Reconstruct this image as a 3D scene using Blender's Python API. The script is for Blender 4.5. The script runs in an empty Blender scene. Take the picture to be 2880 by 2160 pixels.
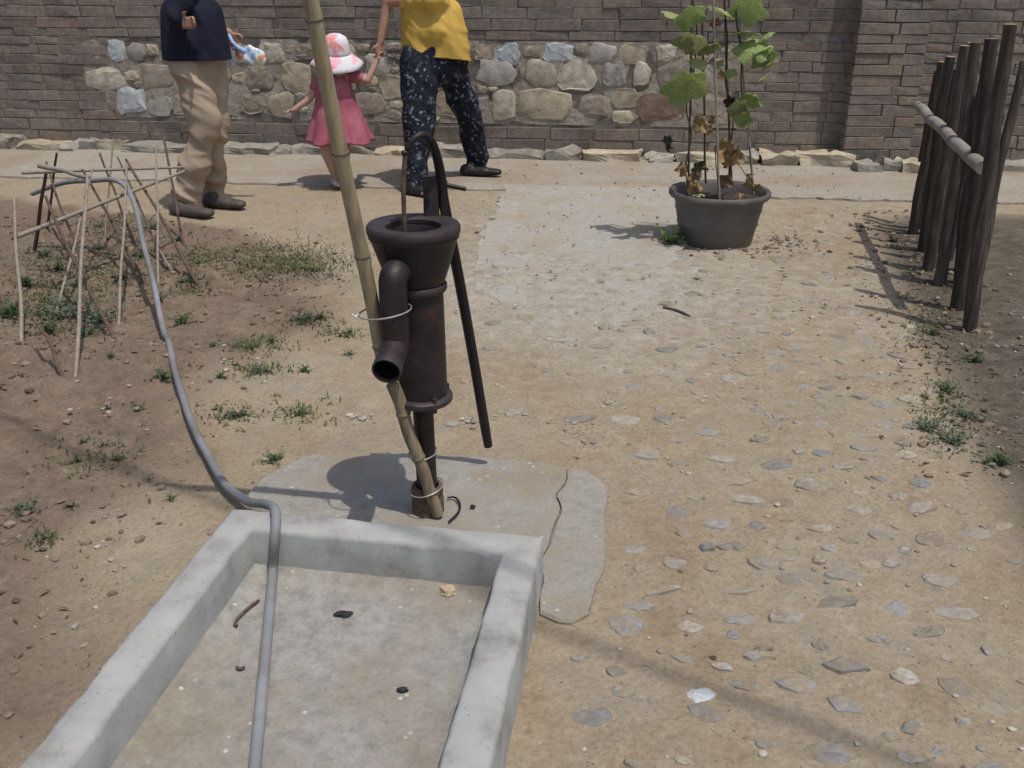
import bpy, bmesh, math, random
import numpy as np
from mathutils import Vector, Matrix, noise
random.seed(7)
SC = bpy.context.scene
COL = SC.collection

# ------------------------------------------------------------------ camera, light, exposure
CAM_H = 1.45
F_PX = 2700.0                       # focal length in pixels of a 2880 wide picture
PITCH = math.atan(1109 / F_PX)
cam = bpy.data.cameras.new('Camera'); camo = bpy.data.objects.new('Camera', cam); COL.objects.link(camo)
camo.location = (0, 0, CAM_H); camo.rotation_euler = (math.pi/2 - PITCH, 0, 0)
cam.sensor_width = 36; cam.lens = 36 * F_PX / 2880
cam.shift_x = (1440 - 1402) / 2880; cam.shift_y = (1029 - 1080) / 2880
cam.clip_end = 1000; cam.clip_start = 0.05
SC.camera = camo

SH = Vector((-0.23, 0.26))          # how far a shadow falls per metre of height
SUN_DIR = Vector((-SH.x, -SH.y, 1)).normalized()
w = bpy.data.worlds.new('World'); SC.world = w; w.use_nodes = True
wn = w.node_tree.nodes; wl = w.node_tree.links
sky = wn.new('ShaderNodeTexSky'); sky.sky_type = 'NISHITA'; sky.sun_disc = False
sky.sun_elevation = math.asin(SUN_DIR.z)
sky.sun_rotation = math.atan2(SUN_DIR.x, SUN_DIR.y)
sky.dust_density = 2.5; sky.air_density = 1.0
wn['Background'].inputs['Strength'].default_value = 0.125
wl.new(sky.outputs[0], wn['Background'].inputs['Color'])
sl = bpy.data.lights.new('Sun', 'SUN'); so = bpy.data.objects.new('Sun', sl); COL.objects.link(so)
sl.energy = 2.9; sl.angle = math.radians(0.6); sl.color = (1.0, 0.95, 0.88)
so.rotation_euler = SUN_DIR.to_track_quat('Z', 'Y').to_euler(); so.location = (3, -3, 9)
SC.view_settings.view_transform = 'Standard'; SC.view_settings.look = 'None'
SC.view_settings.exposure = 0.0; SC.view_settings.gamma = 1.0

# ------------------------------------------------------------------ measuring helpers
cP, sP = math.cos(PITCH), math.sin(PITCH)
def ray(u, v):
    x = (u - 1402) / F_PX; y = -(v - 1029) / F_PX
    return Vector((x, y*sP + cP, y*cP - sP))
EYE = Vector((0, 0, CAM_H))
def G(u, v, z=0.0):
    r = ray(u, v); return EYE + r * ((z - CAM_H) / r.z)
def P(u, v, Y):
    r = ray(u, v); return EYE + r * (Y / r.y)
K = 2880 / 2212.0
def GD(x, y, z=0.0): return G(x*K, y*K, z)

# ------------------------------------------------------------------ materials
def srgb(r, g, b):
    f = lambda c: (c/255/12.92) if c/255 <= .04045 else ((c/255+.055)/1.055)**2.4
    return (f(r), f(g), f(b), 1)
class NT:
    def __init__(s, name):
        s.m = bpy.data.materials.new(name); s.m.use_nodes = True
        s.n = s.m.node_tree.nodes; s.l = s.m.node_tree.links
        s.b = s.n['Principled BSDF']
    def new(s, t, **kw):
        n = s.n.new(t)
        for k, v in kw.items(): setattr(n, k, v)
        return n
    def link(s, a, b): s.l.new(a, b)
    def noise(s, vec, scale, detail=5, rough=.6):
        n = s.new('ShaderNodeTexNoise'); n.inputs['Scale'].default_value = scale
        n.inputs['Detail'].default_value = detail; n.inputs['Roughness'].default_value = rough
        if vec is not None: s.link(vec, n.inputs['Vector'])
        return n.outputs['Fac']
    def ramp(s, fac, stops, interp='LINEAR'):
        n = s.new('ShaderNodeValToRGB'); n.color_ramp.interpolation = interp
        e = n.color_ramp.elements
        while len(e) < len(stops): e.new(0.5)
        for k, (p, c) in enumerate(stops):
            e[k].position = p; e[k].color = c if len(c) == 4 else (*c, 1)
        s.link(fac, n.inputs['Fac']); return n.outputs['Color']
    def mix(s, fac, a, b, mode='MIX'):
        n = s.new('ShaderNodeMix', data_type='RGBA', blend_type=mode)
        for sock, val in ((n.inputs[0], fac), (n.inputs[6], a), (n.inputs[7], b)):
            if hasattr(val, 'is_linked'): s.link(val, sock)
            elif isinstance(val, (int, float)): sock.default_value = val
            else: sock.default_value = val if len(val) == 4 else (*val, 1)
        return n.outputs[2]
    def math(s, op, a, b=None):
        n = s.new('ShaderNodeMath', operation=op)
        for k, val in enumerate((a, b)):
            if val is None: continue
            if hasattr(val, 'is_linked'): s.link(val, n.inputs[k])
            else: n.inputs[k].default_value = val
        return n.outputs[0]
    def objvec(s, jitter=True, scale=(1, 1, 1)):
        tc = s.new('ShaderNodeTexCoord').outputs['Object']
        if scale != (1, 1, 1):
            mp = s.new('ShaderNodeMapping'); mp.inputs['Scale'].default_value = scale
            s.link(tc, mp.inputs['Vector']); tc = mp.outputs[0]
        if jitter:
            oi = s.new('ShaderNodeObjectInfo'); a = s.new('ShaderNodeVectorMath', operation='ADD')
            mu = s.math('MULTIPLY', oi.outputs['Random'], 37.0)
            cb = s.new('ShaderNodeCombineXYZ'); s.link(mu, cb.inputs[0]); s.link(mu, cb.inputs[1])
            s.link(tc, a.inputs[0]); s.link(cb.outputs[0], a.inputs[1]); return a.outputs[0]
        return tc
    def rnd(s):
        oi = s.new('ShaderNodeObjectInfo').outputs['Random']
        gi = s.new('ShaderNodeNewGeometry').outputs['Random Per Island']
        return s.math('FRACT', s.math('ADD', s.math('MULTIPLY', oi, 7.31), gi))
    def bump(s, h, strength=.3, dist=.01, prev=None):
        n = s.new('ShaderNodeBump'); n.inputs['Strength'].default_value = strength
        n.inputs['Distance'].default_value = dist; s.link(h, n.inputs['Height'])
        if prev is not None: s.link(prev, n.inputs['Normal'])
        s.link(n.outputs[0], s.b.inputs['Normal']); return n.outputs[0]
    def color(s, c): s.link(c, s.b.inputs['Base Color'])
    def rough(s, v, spec=.3, metal=0):
        s.b.inputs['Roughness'].default_value = v; s.b.inputs['Specular IOR Level'].default_value = spec
        s.b.inputs['Metallic'].default_value = metal
def simple(name, stops, scale=20, rough=.8, bump=.3, bscale=None, bdist=.005, metal=0, spec=.3, vecscale=(1, 1, 1), rnd=0.0, detail=6, speck=None):
    t = NT(name); v = t.objvec(True, vecscale)
    f = t.noise(v, scale, detail, .62)
    n = len(stops)
    c = t.ramp(f, [(.28 + .44*k/max(1, n-1), s_) for k, s_ in enumerate(stops)])
    if speck:                                   # small flecks of another colour
        vo = t.new('ShaderNodeTexVoronoi'); vo.inputs['Scale'].default_value = speck[1]; t.link(v, vo.inputs['Vector'])
        c = t.mix(t.ramp(vo.outputs['Distance'], [(speck[2], (1, 1, 1)), (speck[2]+.08, (0, 0, 0))]), c, speck[0])
    if rnd:
        hs = t.new('ShaderNodeHueSaturation'); t.link(c, hs.inputs['Color'])
        t.link(t.math('ADD', t.math('MULTIPLY', t.rnd(), 2*rnd), 1-rnd), hs.inputs['Value']); c = hs.outputs[0]
    t.color(c); t.rough(rough, spec, metal)
    if bump: t.bump(t.noise(v, bscale or scale*3, 6, .65), bump, bdist)
    return t.m

M = {}
M['basin'] = simple('basin_concrete', [(.155, .148, .128), (.265, .26, .24), (.33, .33, .312), (.36, .36, .342), (.415, .41, .39)], 7.5, .88, .35, 90, .003, speck=((.17, .165, .155), 50, .05), detail=11)
M['basin_floor'] = simple('basin_floor_concrete', [(.20, .19, .175), (.285, .275, .26), (.35, .345, .335)], 7, .9, .4, 80, .004, speck=((.46, .46, .46), 45, .07))
def dusty(name, conc, dirt, sc, lo, hi):
    t = NT(name); v = t.objvec(False)
    n1 = t.noise(v, sc, 8, .68); n2 = t.noise(v, 24, 8, .7); n3 = t.noise(v, 90, 5, .7)
    c = t.ramp(n2, [(.28, conc[0]), (.5, conc[1]), (.72, conc[2])])
    d = t.ramp(n2, [(.3, dirt[0]), (.7, dirt[1])])
    c = t.mix(t.ramp(t.math('ADD', n1, t.math('MULTIPLY', t.math('SUBTRACT', n2, .5), .35)), [(lo, (0, 0, 0)), (hi, (1, 1, 1))]), c, d)
    c = t.mix(.3, c, t.ramp(n3, [(.3, (.5, .48, .46)), (.52, (1, 1, 1)), (.75, (1.3, 1.3, 1.3))]), 'MULTIPLY')
    vo = t.new('ShaderNodeTexVoronoi'); vo.inputs['Scale'].default_value = 26; t.link(v, vo.inputs['Vector'])
    k = t.mix(1, t.ramp(vo.outputs['Distance'], [(.08, (1, 1, 1)), (.16, (0, 0, 0))]), t.ramp(t.noise(v, 8, 2), [(.5, (0, 0, 0)), (.57, (1, 1, 1))]), 'MULTIPLY')
    c = t.mix(k, c, (.50, .47, .41))
    t.color(c); t.rough(.94, .15); b = t.bump(n2, .4, .012); t.bump(n3, .5, .006, b); return t.m
M['path'] = dusty('path_concrete', [(.25, .225, .185), (.325, .295, .245), (.39, .365, .315)], [(.235, .185, .13), (.335, .275, .205)], 1.3, .44, .62)
M['walkway'] = dusty('walkway_concrete', [(.28, .262, .225), (.345, .328, .285), (.41, .395, .35)], [(.29, .24, .175), (.37, .325, .25)], 2.6, .47, .63)
M['slab'] = dusty('slab_concrete', [(.225, .208, .175), (.29, .275, .238), (.345, .332, .293)], [(.235, .19, .13), (.30, .252, .182)], 3.0, .50, .66)
M['basin_floor'] = dusty('basin_floor_concrete', [(.20, .19, .17), (.295, .285, .26), (.385, .378, .352)], [(.215, .185, .14), (.30, .268, .212)], 2.4, .44, .62)
M['iron'] = simple('rusty_iron', [(.008, .0065, .008), (.018, .0135, .015), (.027, .019, .019), (.062, .028, .020)], 15, .50, .6, 120, .002, metal=.12, spec=.4, detail=9)
M['iron_dark'] = simple('black_iron', [(.010, .009, .010), (.020, .016, .016)], 40, .5, .3, 150, .001, metal=.2, spec=.4)
M['iron_wear'] = simple('worn_iron', [(.026, .021, .023), (.045, .037, .038), (.065, .038, .030)], 30, .55, .5, 120, .0015, metal=.15, spec=.35, detail=9)
M['rust'] = simple('brown_rust', [(.055, .034, .024), (.115, .072, .048), (.17, .12, .085)], 40, .8, .4, 150, .002)
M['wire'] = simple('tie_wire', [(.28, .26, .26), (.4, .38, .37)], 60, .45, 0, metal=.5)
M['bamboo'] = simple('bamboo', [(.20, .15, .09), (.32, .255, .155), (.38, .315, .20)], 9, .55, .2, 60, .002, vecscale=(6, 6, .7), spec=.4)
M['bamboo_old'] = simple('old_bamboo', [(.13, .10, .065), (.22, .17, .105), (.30, .245, .16)], 12, .75, .4, 60, .003, vecscale=(6, 6, .8))
M['node'] = simple('bamboo_node', [(.10, .08, .055), (.20, .16, .10)], 40, .7, .2)
M['hose'] = simple('hose_plastic', [(.13, .118, .10), (.18, .18, .18), (.225, .23, .24), (.275, .285, .305)], 5, .6, .3, 50, .002, spec=.3, detail=9)
M['cane_light'] = simple('pale_cane', [(.16, .13, .10), (.25, .21, .17), (.33, .29, .24)], 14, .7, .2, vecscale=(5, 5, 1))
M['cane_dark'] = simple('dark_stick', [(.055, .036, .029), (.105, .068, .053), (.16, .115, .09)], 18, .85, .4, 90, .002, vecscale=(4, 4, 1))
M['fence'] = simple('fence_wood', [(.024, .019, .016), (.050, .039, .032), (.115, .092, .072)], 10, .85, .5, 40, .004, vecscale=(7, 7, .6), rnd=.3)
M['rail'] = simple('rail_wood', [(.16, .14, .12), (.25, .225, .195), (.30, .275, .24)], 12, .8, .4, 50, .003)
M['cut_end'] = simple('cut_wood', [(.28, .16, .09), (.42, .27, .17)], 60, .8, .2)
M['pot'] = simple('pot_plastic', [(.080, .077, .075), (.115, .106, .098), (.155, .133, .112)], 5, .55, .06, 60, .001, spec=.4)
M['potsoil'] = simple('pot_soil', [(.035, .026, .02), (.07, .05, .038)], 30, .95, .8, 60, .01)
def leafmat(name, stops, sc=14, tr=.35):
    t = NT(name); v = t.objvec(True)
    c = t.ramp(t.noise(v, sc, 4, .6), [(.3 + .4*k/(len(stops)-1), s_) for k, s_ in enumerate(stops)])
    hs = t.new('ShaderNodeHueSaturation'); t.link(c, hs.inputs['Color'])
    t.link(t.math('ADD', t.math('MULTIPLY', t.rnd(), .5), .75), hs.inputs['Value']); c = hs.outputs[0]
    t.color(c); t.rough(.6, .25)
    tl = t.new('ShaderNodeBsdfTranslucent'); t.link(c, tl.inputs['Color'])
    mx = t.new('ShaderNodeMixShader'); mx.inputs[0].default_value = tr
    t.link(t.b.outputs[0], mx.inputs[1]); t.link(tl.outputs[0], mx.inputs[2])
    t.link(mx.outputs[0], t.n['Material Output'].inputs['Surface']); return t.m
M['leaf'] = leafmat('gourd_leaf', [(.15, .21, .065), (.24, .31, .105), (.37, .42, .19)])
M['leaf_pale'] = leafmat('gourd_leaf_pale', [(.19, .24, .09), (.29, .33, .14), (.41, .42, .23)])
M['leaf_dry'] = leafmat('dry_leaf', [(.12, .075, .035), (.27, .18, .085), (.42, .31, .17)], 25, .2)
M['leaf_dark'] = leafmat('withered_leaf', [(.03, .028, .018), (.07, .06, .03)], 25, .1)
M['weed'] = leafmat('weed_leaf', [(.035, .065, .025), (.065, .11, .04), (.10, .14, .06)], 30, .3)
M['weed_grey'] = leafmat('greyish_weed_leaf', [(.06, .085, .055), (.10, .135, .085), (.16, .19, .13)], 30, .25)
M['grass'] = leafmat('grass_blade', [(.05, .075, .03), (.10, .12, .05), (.18, .16, .08)], 6, .25)
M['litter'] = leafmat('dead_leaf_litter', [(.07, .05, .035), (.16, .115, .075), (.28, .22, .16)], 6, .1)
M['clod'] = simple('soil_clod', [(.10, .072, .055), (.18, .135, .10), (.25, .195, .15)], 12, .95, .5, 60, .004, rnd=.4)
M['gravel'] = simple('small_gravel', [(.20, .175, .145), (.31, .275, .23), (.42, .39, .34)], 6, .9, .3, 60, .003, rnd=.4)
M['litterblack'] = simple('black_scrap', [(.012, .012, .013), (.03, .03, .03)], 40, .7, .3)
M['white'] = simple('white_scrap', [(.55, .58, .62), (.75, .78, .80)], 20, .5, .3)
M['ochre'] = simple('ochre_stone', [(.36, .27, .17), (.52, .42, .29)], 30, .9, .5, 60)
M['skin'] = simple('skin', [(.30, .16, .11), (.38, .215, .15)], 8, .55, .1, 120, .001)
M['skin_child'] = simple('skin_child', [(.40, .235, .175), (.48, .30, .23)], 8, .55, .05, 120, .001)
M['hair'] = simple('hair', [(.008, .006, .005), (.02, .014, .011)], 60, .5, .4, 120, .003)
M['khaki'] = simple('khaki_cloth', [(.29, .22, .15), (.36, .28, .20), (.42, .335, .25)], 5, .85, .25, 300, .001)
M['navy'] = simple('navy_cloth', [(.006, .007, .018), (.012, .014, .032)], 8, .85, .3, 200, .002)
M['yellow'] = simple('yellow_cloth', [(.46, .29, .055), (.58, .38, .085)], 5, .75, .25, 200, .002)
M['pink'] = simple('pink_cloth', [(.26, .065, .10), (.35, .10, .14), (.44, .16, .20)], 7, .85, .25, 150, .002)
M['shoe'] = simple('black_shoe', [(.012, .012, .013), (.028, .025, .024)], 20, .45, .1)
M['shoe_brown'] = simple('brown_shoe', [(.055, .045, .038), (.10, .085, .075)], 20, .6, .1)
M['shoe_pale'] = simple('pale_shoe', [(.35, .35, .38), (.55, .55, .58)], 20, .6, .1)
M['cable'] = simple('cable_black', [(.02, .02, .02), (.03, .03, .03)], 20, .6, 0)

def floral_dark():
    t = NT('floral_trousers'); v = t.objvec(False)
    nz = t.new('ShaderNodeTexNoise'); nz.inputs['Scale'].default_value = 9; t.link(v, nz.inputs['Vector'])
    mv = t.mix(.12, v, nz.outputs['Color'])
    vo = t.new('ShaderNodeTexVoronoi'); vo.inputs['Scale'].default_value = 17; t.link(mv, vo.inputs['Vector'])
    vo2 = t.new('ShaderNodeTexVoronoi'); vo2.inputs['Scale'].default_value = 34; t.link(mv, vo2.inputs['Vector'])
    base = t.ramp(t.noise(v, 30), [(.35, (.006, .007, .014)), (.7, (.018, .024, .034))])
    a = t.ramp(vo.outputs['Distance'], [(.22, (1, 1, 1)), (.34, (0, 0, 0))])
    gate = t.ramp(t.noise(v, 14, 2), [(.46, (0, 0, 0)), (.54, (1, 1, 1))])
    c = t.mix(t.mix(1, a, gate, 'MULTIPLY'), base, (.085, .10, .125))
    b = t.ramp(vo2.outputs['Distance'], [(.26, (1, 1, 1)), (.36, (0, 0, 0))])
    gate2 = t.ramp(t.noise(v, 25, 2), [(.46, (0, 0, 0)), (.56, (1, 1, 1))])
    c = t.mix(t.mix(1, b, gate2, 'MULTIPLY'), c, (.17, .19, .225))
    t.color(c); t.rough(.85, .2); t.bump(t.noise(v, 200), .2, .001); return t.m
M['floral'] = floral_dark()
def hat_print():
    t = NT('hat_print'); v = t.objvec(False)
    nz = t.new('ShaderNodeTexNoise'); nz.inputs['Scale'].default_value = 12; t.link(v, nz.inputs['Vector'])
    mv = t.mix(.08, v, nz.outputs['Color'])
    vo = t.new('ShaderNodeTexVoronoi'); vo.inputs['Scale'].default_value = 12; t.link(mv, vo.inputs['Vector'])
    flower = t.ramp(vo.outputs['Distance'], [(.42, (1, 1, 1)), (.50, (0, 0, 0))])
    hue = t.ramp(vo.outputs['Color'], [(.25, (.75, .22, .20)), (.45, (.80, .50, .18)), (.6, (.78, .36, .42)), (.8, (.35, .40, .62))], 'CONSTANT')
    c = t.mix(flower, (.66, .64, .68), hue)
    c = t.mix(t.ramp(t.noise(v, 40, 3), [(.35, (.0, .0, .0)), (.7, (.7, .7, .7))]), c, (.62, .60, .64))
    t.color(c); t.rough(.85, .2); t.bump(t.noise(v, 90), .2, .002); return t.m
M['hat'] = hat_print()
def bag_print():
    t = NT('bag_print'); v = t.objvec(False)
    c = t.ramp(t.noise(v, 16, 2), [(.40, (.35, .52, .80)), (.47, (.72, .74, .70)), (.56, (.70, .68, .50)), (.60, (.68, .28, .16))])
    t.color(c); t.rough(.4, .4); return t.m
M['bag'] = bag_print()
M['bag_blue'] = simple('bag_blue', [(.20, .36, .66), (.38, .52, .78)], 20, .4, .2)

def brick_mat():
    t = NT('old_brick'); v = t.objvec(True)
    r = t.rnd()
    base = t.ramp(r, [(0, (.13, .108, .095)), (.25, (.17, .142, .122)), (.45, (.215, .18, .15)), (.62, (.17, .152, .14)), (.8, (.195, .165, .125)), (.92, (.225, .145, .11)), (1, (.135, .135, .14))])
    c = t.mix(.55, base, t.ramp(t.noise(v, 26, 8, .7), [(.28, (.115, .098, .08)), (.5, (.21, .18, .152)), (.72, (.33, .29, .25))]))
    ps = t.new('ShaderNodeNewGeometry').outputs['Position']
    st = t.ramp(t.noise(ps, 1.7, 8, .7), [(.36, (.62, .60, .60)), (.5, (1, 1, 1)), (.66, (1.25, 1.2, 1.1))])
    c = t.mix(.85, c, st, 'MULTIPLY')
    t.color(c); t.rough(.93, .2); t.bump(t.noise(v, 70, 8, .7), .7, .008); return t.m
M['brick'] = brick_mat()
M['mortar'] = simple('wall_mortar', [(.15, .125, .098), (.255, .222, .178), (.32, .287, .238), (.40, .365, .305)], 9, .95, .9, 26, .02, detail=10)
M['jointmortar'] = simple('brick_joint', [(.085, .073, .063), (.14, .122, .105), (.23, .205, .18)], 9, .95, .5, 50, .006)
def stone(name, a, b, c): M[name] = simple(name, [a, b, c], 14, .93, .6, 45, .006, rnd=.18, speck=((a[0]*.5, a[1]*.5, a[2]*.5), 30, .07))
stone('stone_cream', (.27, .235, .18), (.42, .38, .30), (.55, .51, .43))
stone('stone_tan', (.26, .212, .15), (.38, .322, .232), (.47, .415, .32))
stone('stone_grey', (.22, .20, .17), (.32, .30, .265), (.41, .39, .355))
stone('stone_blue', (.24, .25, .25), (.36, .38, .38), (.46, .48, .48))
stone('stone_brown', (.18, .145, .11), (.27, .228, .178), (.36, .315, .255))
stone('stone_red', (.15, .10, .075), (.225, .15, .11), (.28, .205, .155))
def pave_mat(name, a, b, c):
    t = NT(name); v = t.objvec(True); ps = t.new('ShaderNodeNewGeometry').outputs['Position']
    k = t.ramp(t.noise(v, 2.2, 8, .7), [(.3, a), (.5, b), (.7, c)])
    d = t.ramp(t.noise(ps, 40, 6, .7), [(.3, (.205, .158, .105)), (.6, (.29, .24, .17))])
    k = t.mix(t.ramp(t.noise(ps, 17, 7, .72), [(.40, (0, 0, 0)), (.58, (.92, .92, .92))]), k, d)
    hs = t.new('ShaderNodeHueSaturation'); t.link(k, hs.inputs['Color']); t.link(t.math('ADD', t.math('MULTIPLY', t.rnd(), .36), .84), hs.inputs['Value'])
    t.color(hs.outputs[0]); t.rough(.94, .15); t.bump(t.noise(ps, 60, 7, .7), .6, .006); M[name] = t.m
pave_mat('pave_grey', (.17, .16, .145), (.235, .228, .212), (.31, .305, .29))
pave_mat('pave_blue', (.16, .16, .158), (.225, .23, .23), (.30, .31, .315))
pave_mat('pave_tan', (.20, .17, .13), (.27, .24, .19), (.345, .315, .26))
pave_mat('pave_pale', (.23, .215, .185), (.31, .295, .26), (.40, .385, .35))
stone('kerb_pale', (.17, .152, .125), (.26, .238, .20), (.36, .335, .285))

def ground_mat():
    t = NT('earth'); v = t.objvec(False)
    at = t.new('ShaderNodeAttribute'); at.attribute_name = 'zone'
    sp = t.new('ShaderNodeSeparateColor'); t.link(at.outputs['Color'], sp.inputs[0])
    n1 = t.noise(v, 1.6, 8, .65); n2 = t.noise(v, 14, 8, .7); n3 = t.noise(v, 70, 6, .7)
    dirt = t.ramp(n1, [(.30, (.25, .19, .125)), (.5, (.305, .246, .168)), (.68, (.345, .298, .22))])
    dirt = t.mix(.45, dirt, t.ramp(n2, [(.3, (.215, .163, .107)), (.55, (.32, .262, .183)), (.72, (.41, .357, .27))]))
    n4 = t.noise(v, 3.4, 7, .7)
    dirt = t.mix(t.ramp(n4, [(.50, (0, 0, 0)), (.66, (.6, .6, .6))]), dirt, (.265, .243, .198))
    dirt = t.mix(t.ramp(n4, [(.34, (.55, .55, .55)), (.46, (0, 0, 0))]), dirt, (.215, .155, .10))
    soil = t.ramp(n2, [(.28, (.080, .056, .042)), (.5, (.165, .120, .088)), (.72, (.26, .20, .15))])
    soil = t.mix(.4, soil, t.ramp(n1, [(.35, (.15, .105, .075)), (.6, (.215, .17, .122))]))
    pale = t.ramp(n2, [(.3, (.27, .235, .185)), (.5, (.335, .305, .25)), (.7, (.40, .375, .32))])
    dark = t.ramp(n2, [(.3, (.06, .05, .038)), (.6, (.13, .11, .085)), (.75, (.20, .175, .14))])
    def soft(ch, lo=.25):
        a = t.math('ADD', ch, t.math('MULTIPLY', t.math('SUBTRACT', n2, .5), .9))
        a = t.math('ADD', a, t.math('MULTIPLY', t.math('SUBTRACT', n1, .5), .5))
        return t.ramp(a, [(lo, (0, 0, 0)), (1-lo, (1, 1, 1))])
    c = t.mix(soft(sp.outputs[1]), dirt, pale)
    c = t.mix(soft(sp.outputs[0]), c, soil)
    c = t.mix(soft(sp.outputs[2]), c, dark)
    c = t.mix(.5, c, t.ramp(n3, [(.3, (.66, .62, .58)), (.48, (1.12, 1.12, 1.12)), (.75, (1.65, 1.62, 1.58))]), 'MULTIPLY')
    c = t.mix(.35, c, c)
    for sc_, th_, col_, g_ in ((34, .07, (.07, .055, .04), 7), (48, .06, (.46, .43, .38), 9)):
        vo = t.new('ShaderNodeTexVoronoi'); vo.inputs['Scale'].default_value = sc_; t.link(v, vo.inputs['Vector'])
        k = t.ramp(vo.outputs['Distance'], [(th_, (1, 1, 1)), (th_+.07, (0, 0, 0))])
        k = t.mix(1, k, t.ramp(t.noise(v, g_, 2), [(.5, (0, 0, 0)), (.58, (1, 1, 1))]), 'MULTIPLY')
        c = t.mix(t.mix(1, k, (.8, .8, .8), 'MULTIPLY'), c, col_)
    t.color(c); t.rough(.95, .15)
    b = t.bump(n2, .55, .03); t.bump(n3, .7, .010, b); return t.m
M['ground'] = ground_mat()

# ------------------------------------------------------------------ object helpers
def mesh_obj(name, verts, faces, m, parent=None, smooth=True):
    me = bpy.data.meshes.new(name); me.from_pydata([tuple(v) for v in verts], [], faces); me.update()
    if smooth: me.polygons.foreach_set('use_smooth', [True]*len(me.polygons))
    return link(name, me, m, parent)
def link(name, me, m, parent=None):
    if m is not None and not me.materials: me.materials.append(M[m])
    o = bpy.data.objects.new(name, me); COL.objects.link(o)
    if parent is not None:
        o.parent = parent
        if parent.parent is None: o.matrix_parent_inverse = parent.matrix_basis.inverted()
    return o
def tag(o, label, cat, group=None):
    o['label'] = label; o['category'] = cat
    if group: o['group'] = group
    return o
def thing(name, label, cat, loc=(0, 0, 0), group=None, rz=0):
    o = bpy.data.objects.new(name, None); COL.objects.link(o); o.location = loc; o.rotation_euler = (0, 0, rz)
    o.empty_display_size = .1
    return tag(o, label, cat, group)
def struct(o): o['kind'] = 'structure'; return o
def stuff(o): o['kind'] = 'stuff'; return o
def origin_to(o, loc):
    """move a mesh object's origin to loc, keeping its world shape (no parent)"""
    o.data.transform(Matrix.Translation(-Vector(loc))); o.location = loc; return o

def catmull(pts, n):
    pts = [Vector(p) for p in pts]; out = []
    q = [2*pts[0]-pts[1]] + pts + [2*pts[-1]-pts[-2]]
    for i in range(1, len(q)-2):
        for k in range(n):
            t = k/n; a, b, c, d = q[i-1], q[i], q[i+1], q[i+2]
            out.append(.5*((2*b) + (c-a)*t + (2*a-5*b+4*c-d)*t*t + (3*b-a-3*c+d)*t**3))
    out.append(pts[-1]); return out
def tube_data(pts, radii, seg=12, caps=True):
    pts = [Vector(p) for p in pts]
    if not hasattr(radii, '__len__'): radii = [radii]*len(pts)
    V, Fc = [], []; up = None
    for i, p in enumerate(pts):
        d = (pts[min(i+1, len(pts)-1)] - pts[max(i-1, 0)]).normalized()
        if up is None:
            up = Vector((0, 0, 1)) if abs(d.z) < .9 else Vector((1, 0, 0))
        a = (up - d*up.dot(d)).normalized(); b = d.cross(a); up = a
        for k in range(seg):
            th = 2*math.pi*k/seg; V.append(p + (a*math.cos(th) + b*math.sin(th))*radii[i])
    for i in range(len(pts)-1):
        for k in range(seg):
            k2 = (k+1) % seg; Fc.append((i*seg+k, i*seg+k2, (i+1)*seg+k2, (i+1)*seg+k))
    if caps:
        Fc.append(tuple(range(seg-1, -1, -1))); Fc.append(tuple((len(pts)-1)*seg+k for k in range(seg)))
    return V, Fc
def tube(name, pts, radii, m, parent=None, seg=12, caps=True):
    V, Fc = tube_data(pts, radii, seg, caps); o = mesh_obj(name, V, Fc, m, parent); sharp_angle(o.data); return o
def sharp_angle(me, ang=50):
    try: me.set_sharp_from_angle(angle=math.radians(ang))
    except Exception: pass
def lathe(name, prof, m, parent, cx, cy, seg=40, shear=0.0, close=False, wob=0.0, caps=True):
    V, Fc = [], []
    for (r, z) in prof:
        for k in range(seg):
            th = 2*math.pi*k/seg
            rr = r*(1 + wob*noise.noise(Vector((math.cos(th)*2, math.sin(th)*2, z*9))))
            V.append((cx + shear*z + rr*math.cos(th), cy + rr*math.sin(th), z))
    n = len(prof)
    for i in range(n-1 if not close else n):
        j = (i+1) % n
        for k in range(seg):
            k2 = (k+1) % seg; Fc.append((i*seg+k, i*seg+k2, j*seg+k2, j*seg+k))
    if not close and caps:
        Fc.append(tuple(range(seg-1, -1, -1))); Fc.append(tuple((n-1)*seg+k for k in range(seg)))
    o = mesh_obj(name, V, Fc, m, parent); sharp_angle(o.data, 40); return o

# fused, continuous organic surfaces (bodies, clothes)
def cap_geo(p, q, rp, rq, V, Fc, squash=None, seg=16):
    p, q = Vector(p), Vector(q); d = (q-p)
    if d.length < 1e-5: d = Vector((0, 0, 1e-4)); q = p + d
    d.normalize(); a = d.orthogonal().normalized(); b = d.cross(a); rings = []
    for k in range(1, 5): t = -math.pi/2 + k*math.pi/10; rings.append((p + d*rp*math.sin(t), rp*math.cos(t)))
    rings.append((p, rp))
    for k in range(1, 4): rings.append((p.lerp(q, k/4), rp + (rq-rp)*k/4))
    rings.append((q, rq))
    for k in range(1, 5): t = k*math.pi/10; rings.append((q + d*rq*math.sin(t), rq*math.cos(t)))
    s0 = len(V); loc = []
    for c, r in rings:
        for k in range(seg):
            th = 2*math.pi*k/seg; o = (a*math.cos(th) + b*math.sin(th))*r
            loc.append((c, o))
    loc.append((p - d*rp, Vector())); loc.append((q + d*rq, Vector()))
    for c, o in loc:
        if squash:
            ax, fac = squash; o = o + ax*(o.dot(ax)*(fac-1))
        V.append(c + o)
    n = len(rings)
    for i in range(n-1):
        for k in range(seg):
            k2 = (k+1) % seg; Fc.append((s0+i*seg+k, s0+i*seg+k2, s0+(i+1)*seg+k2, s0+(i+1)*seg+k))
    e0 = s0+n*seg
    for k in range(seg):
        k2 = (k+1) % seg; Fc.append((e0, s0+k2, s0+k)); Fc.append((e0+1, s0+(n-1)*seg+k, s0+(n-1)*seg+k2))
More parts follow.
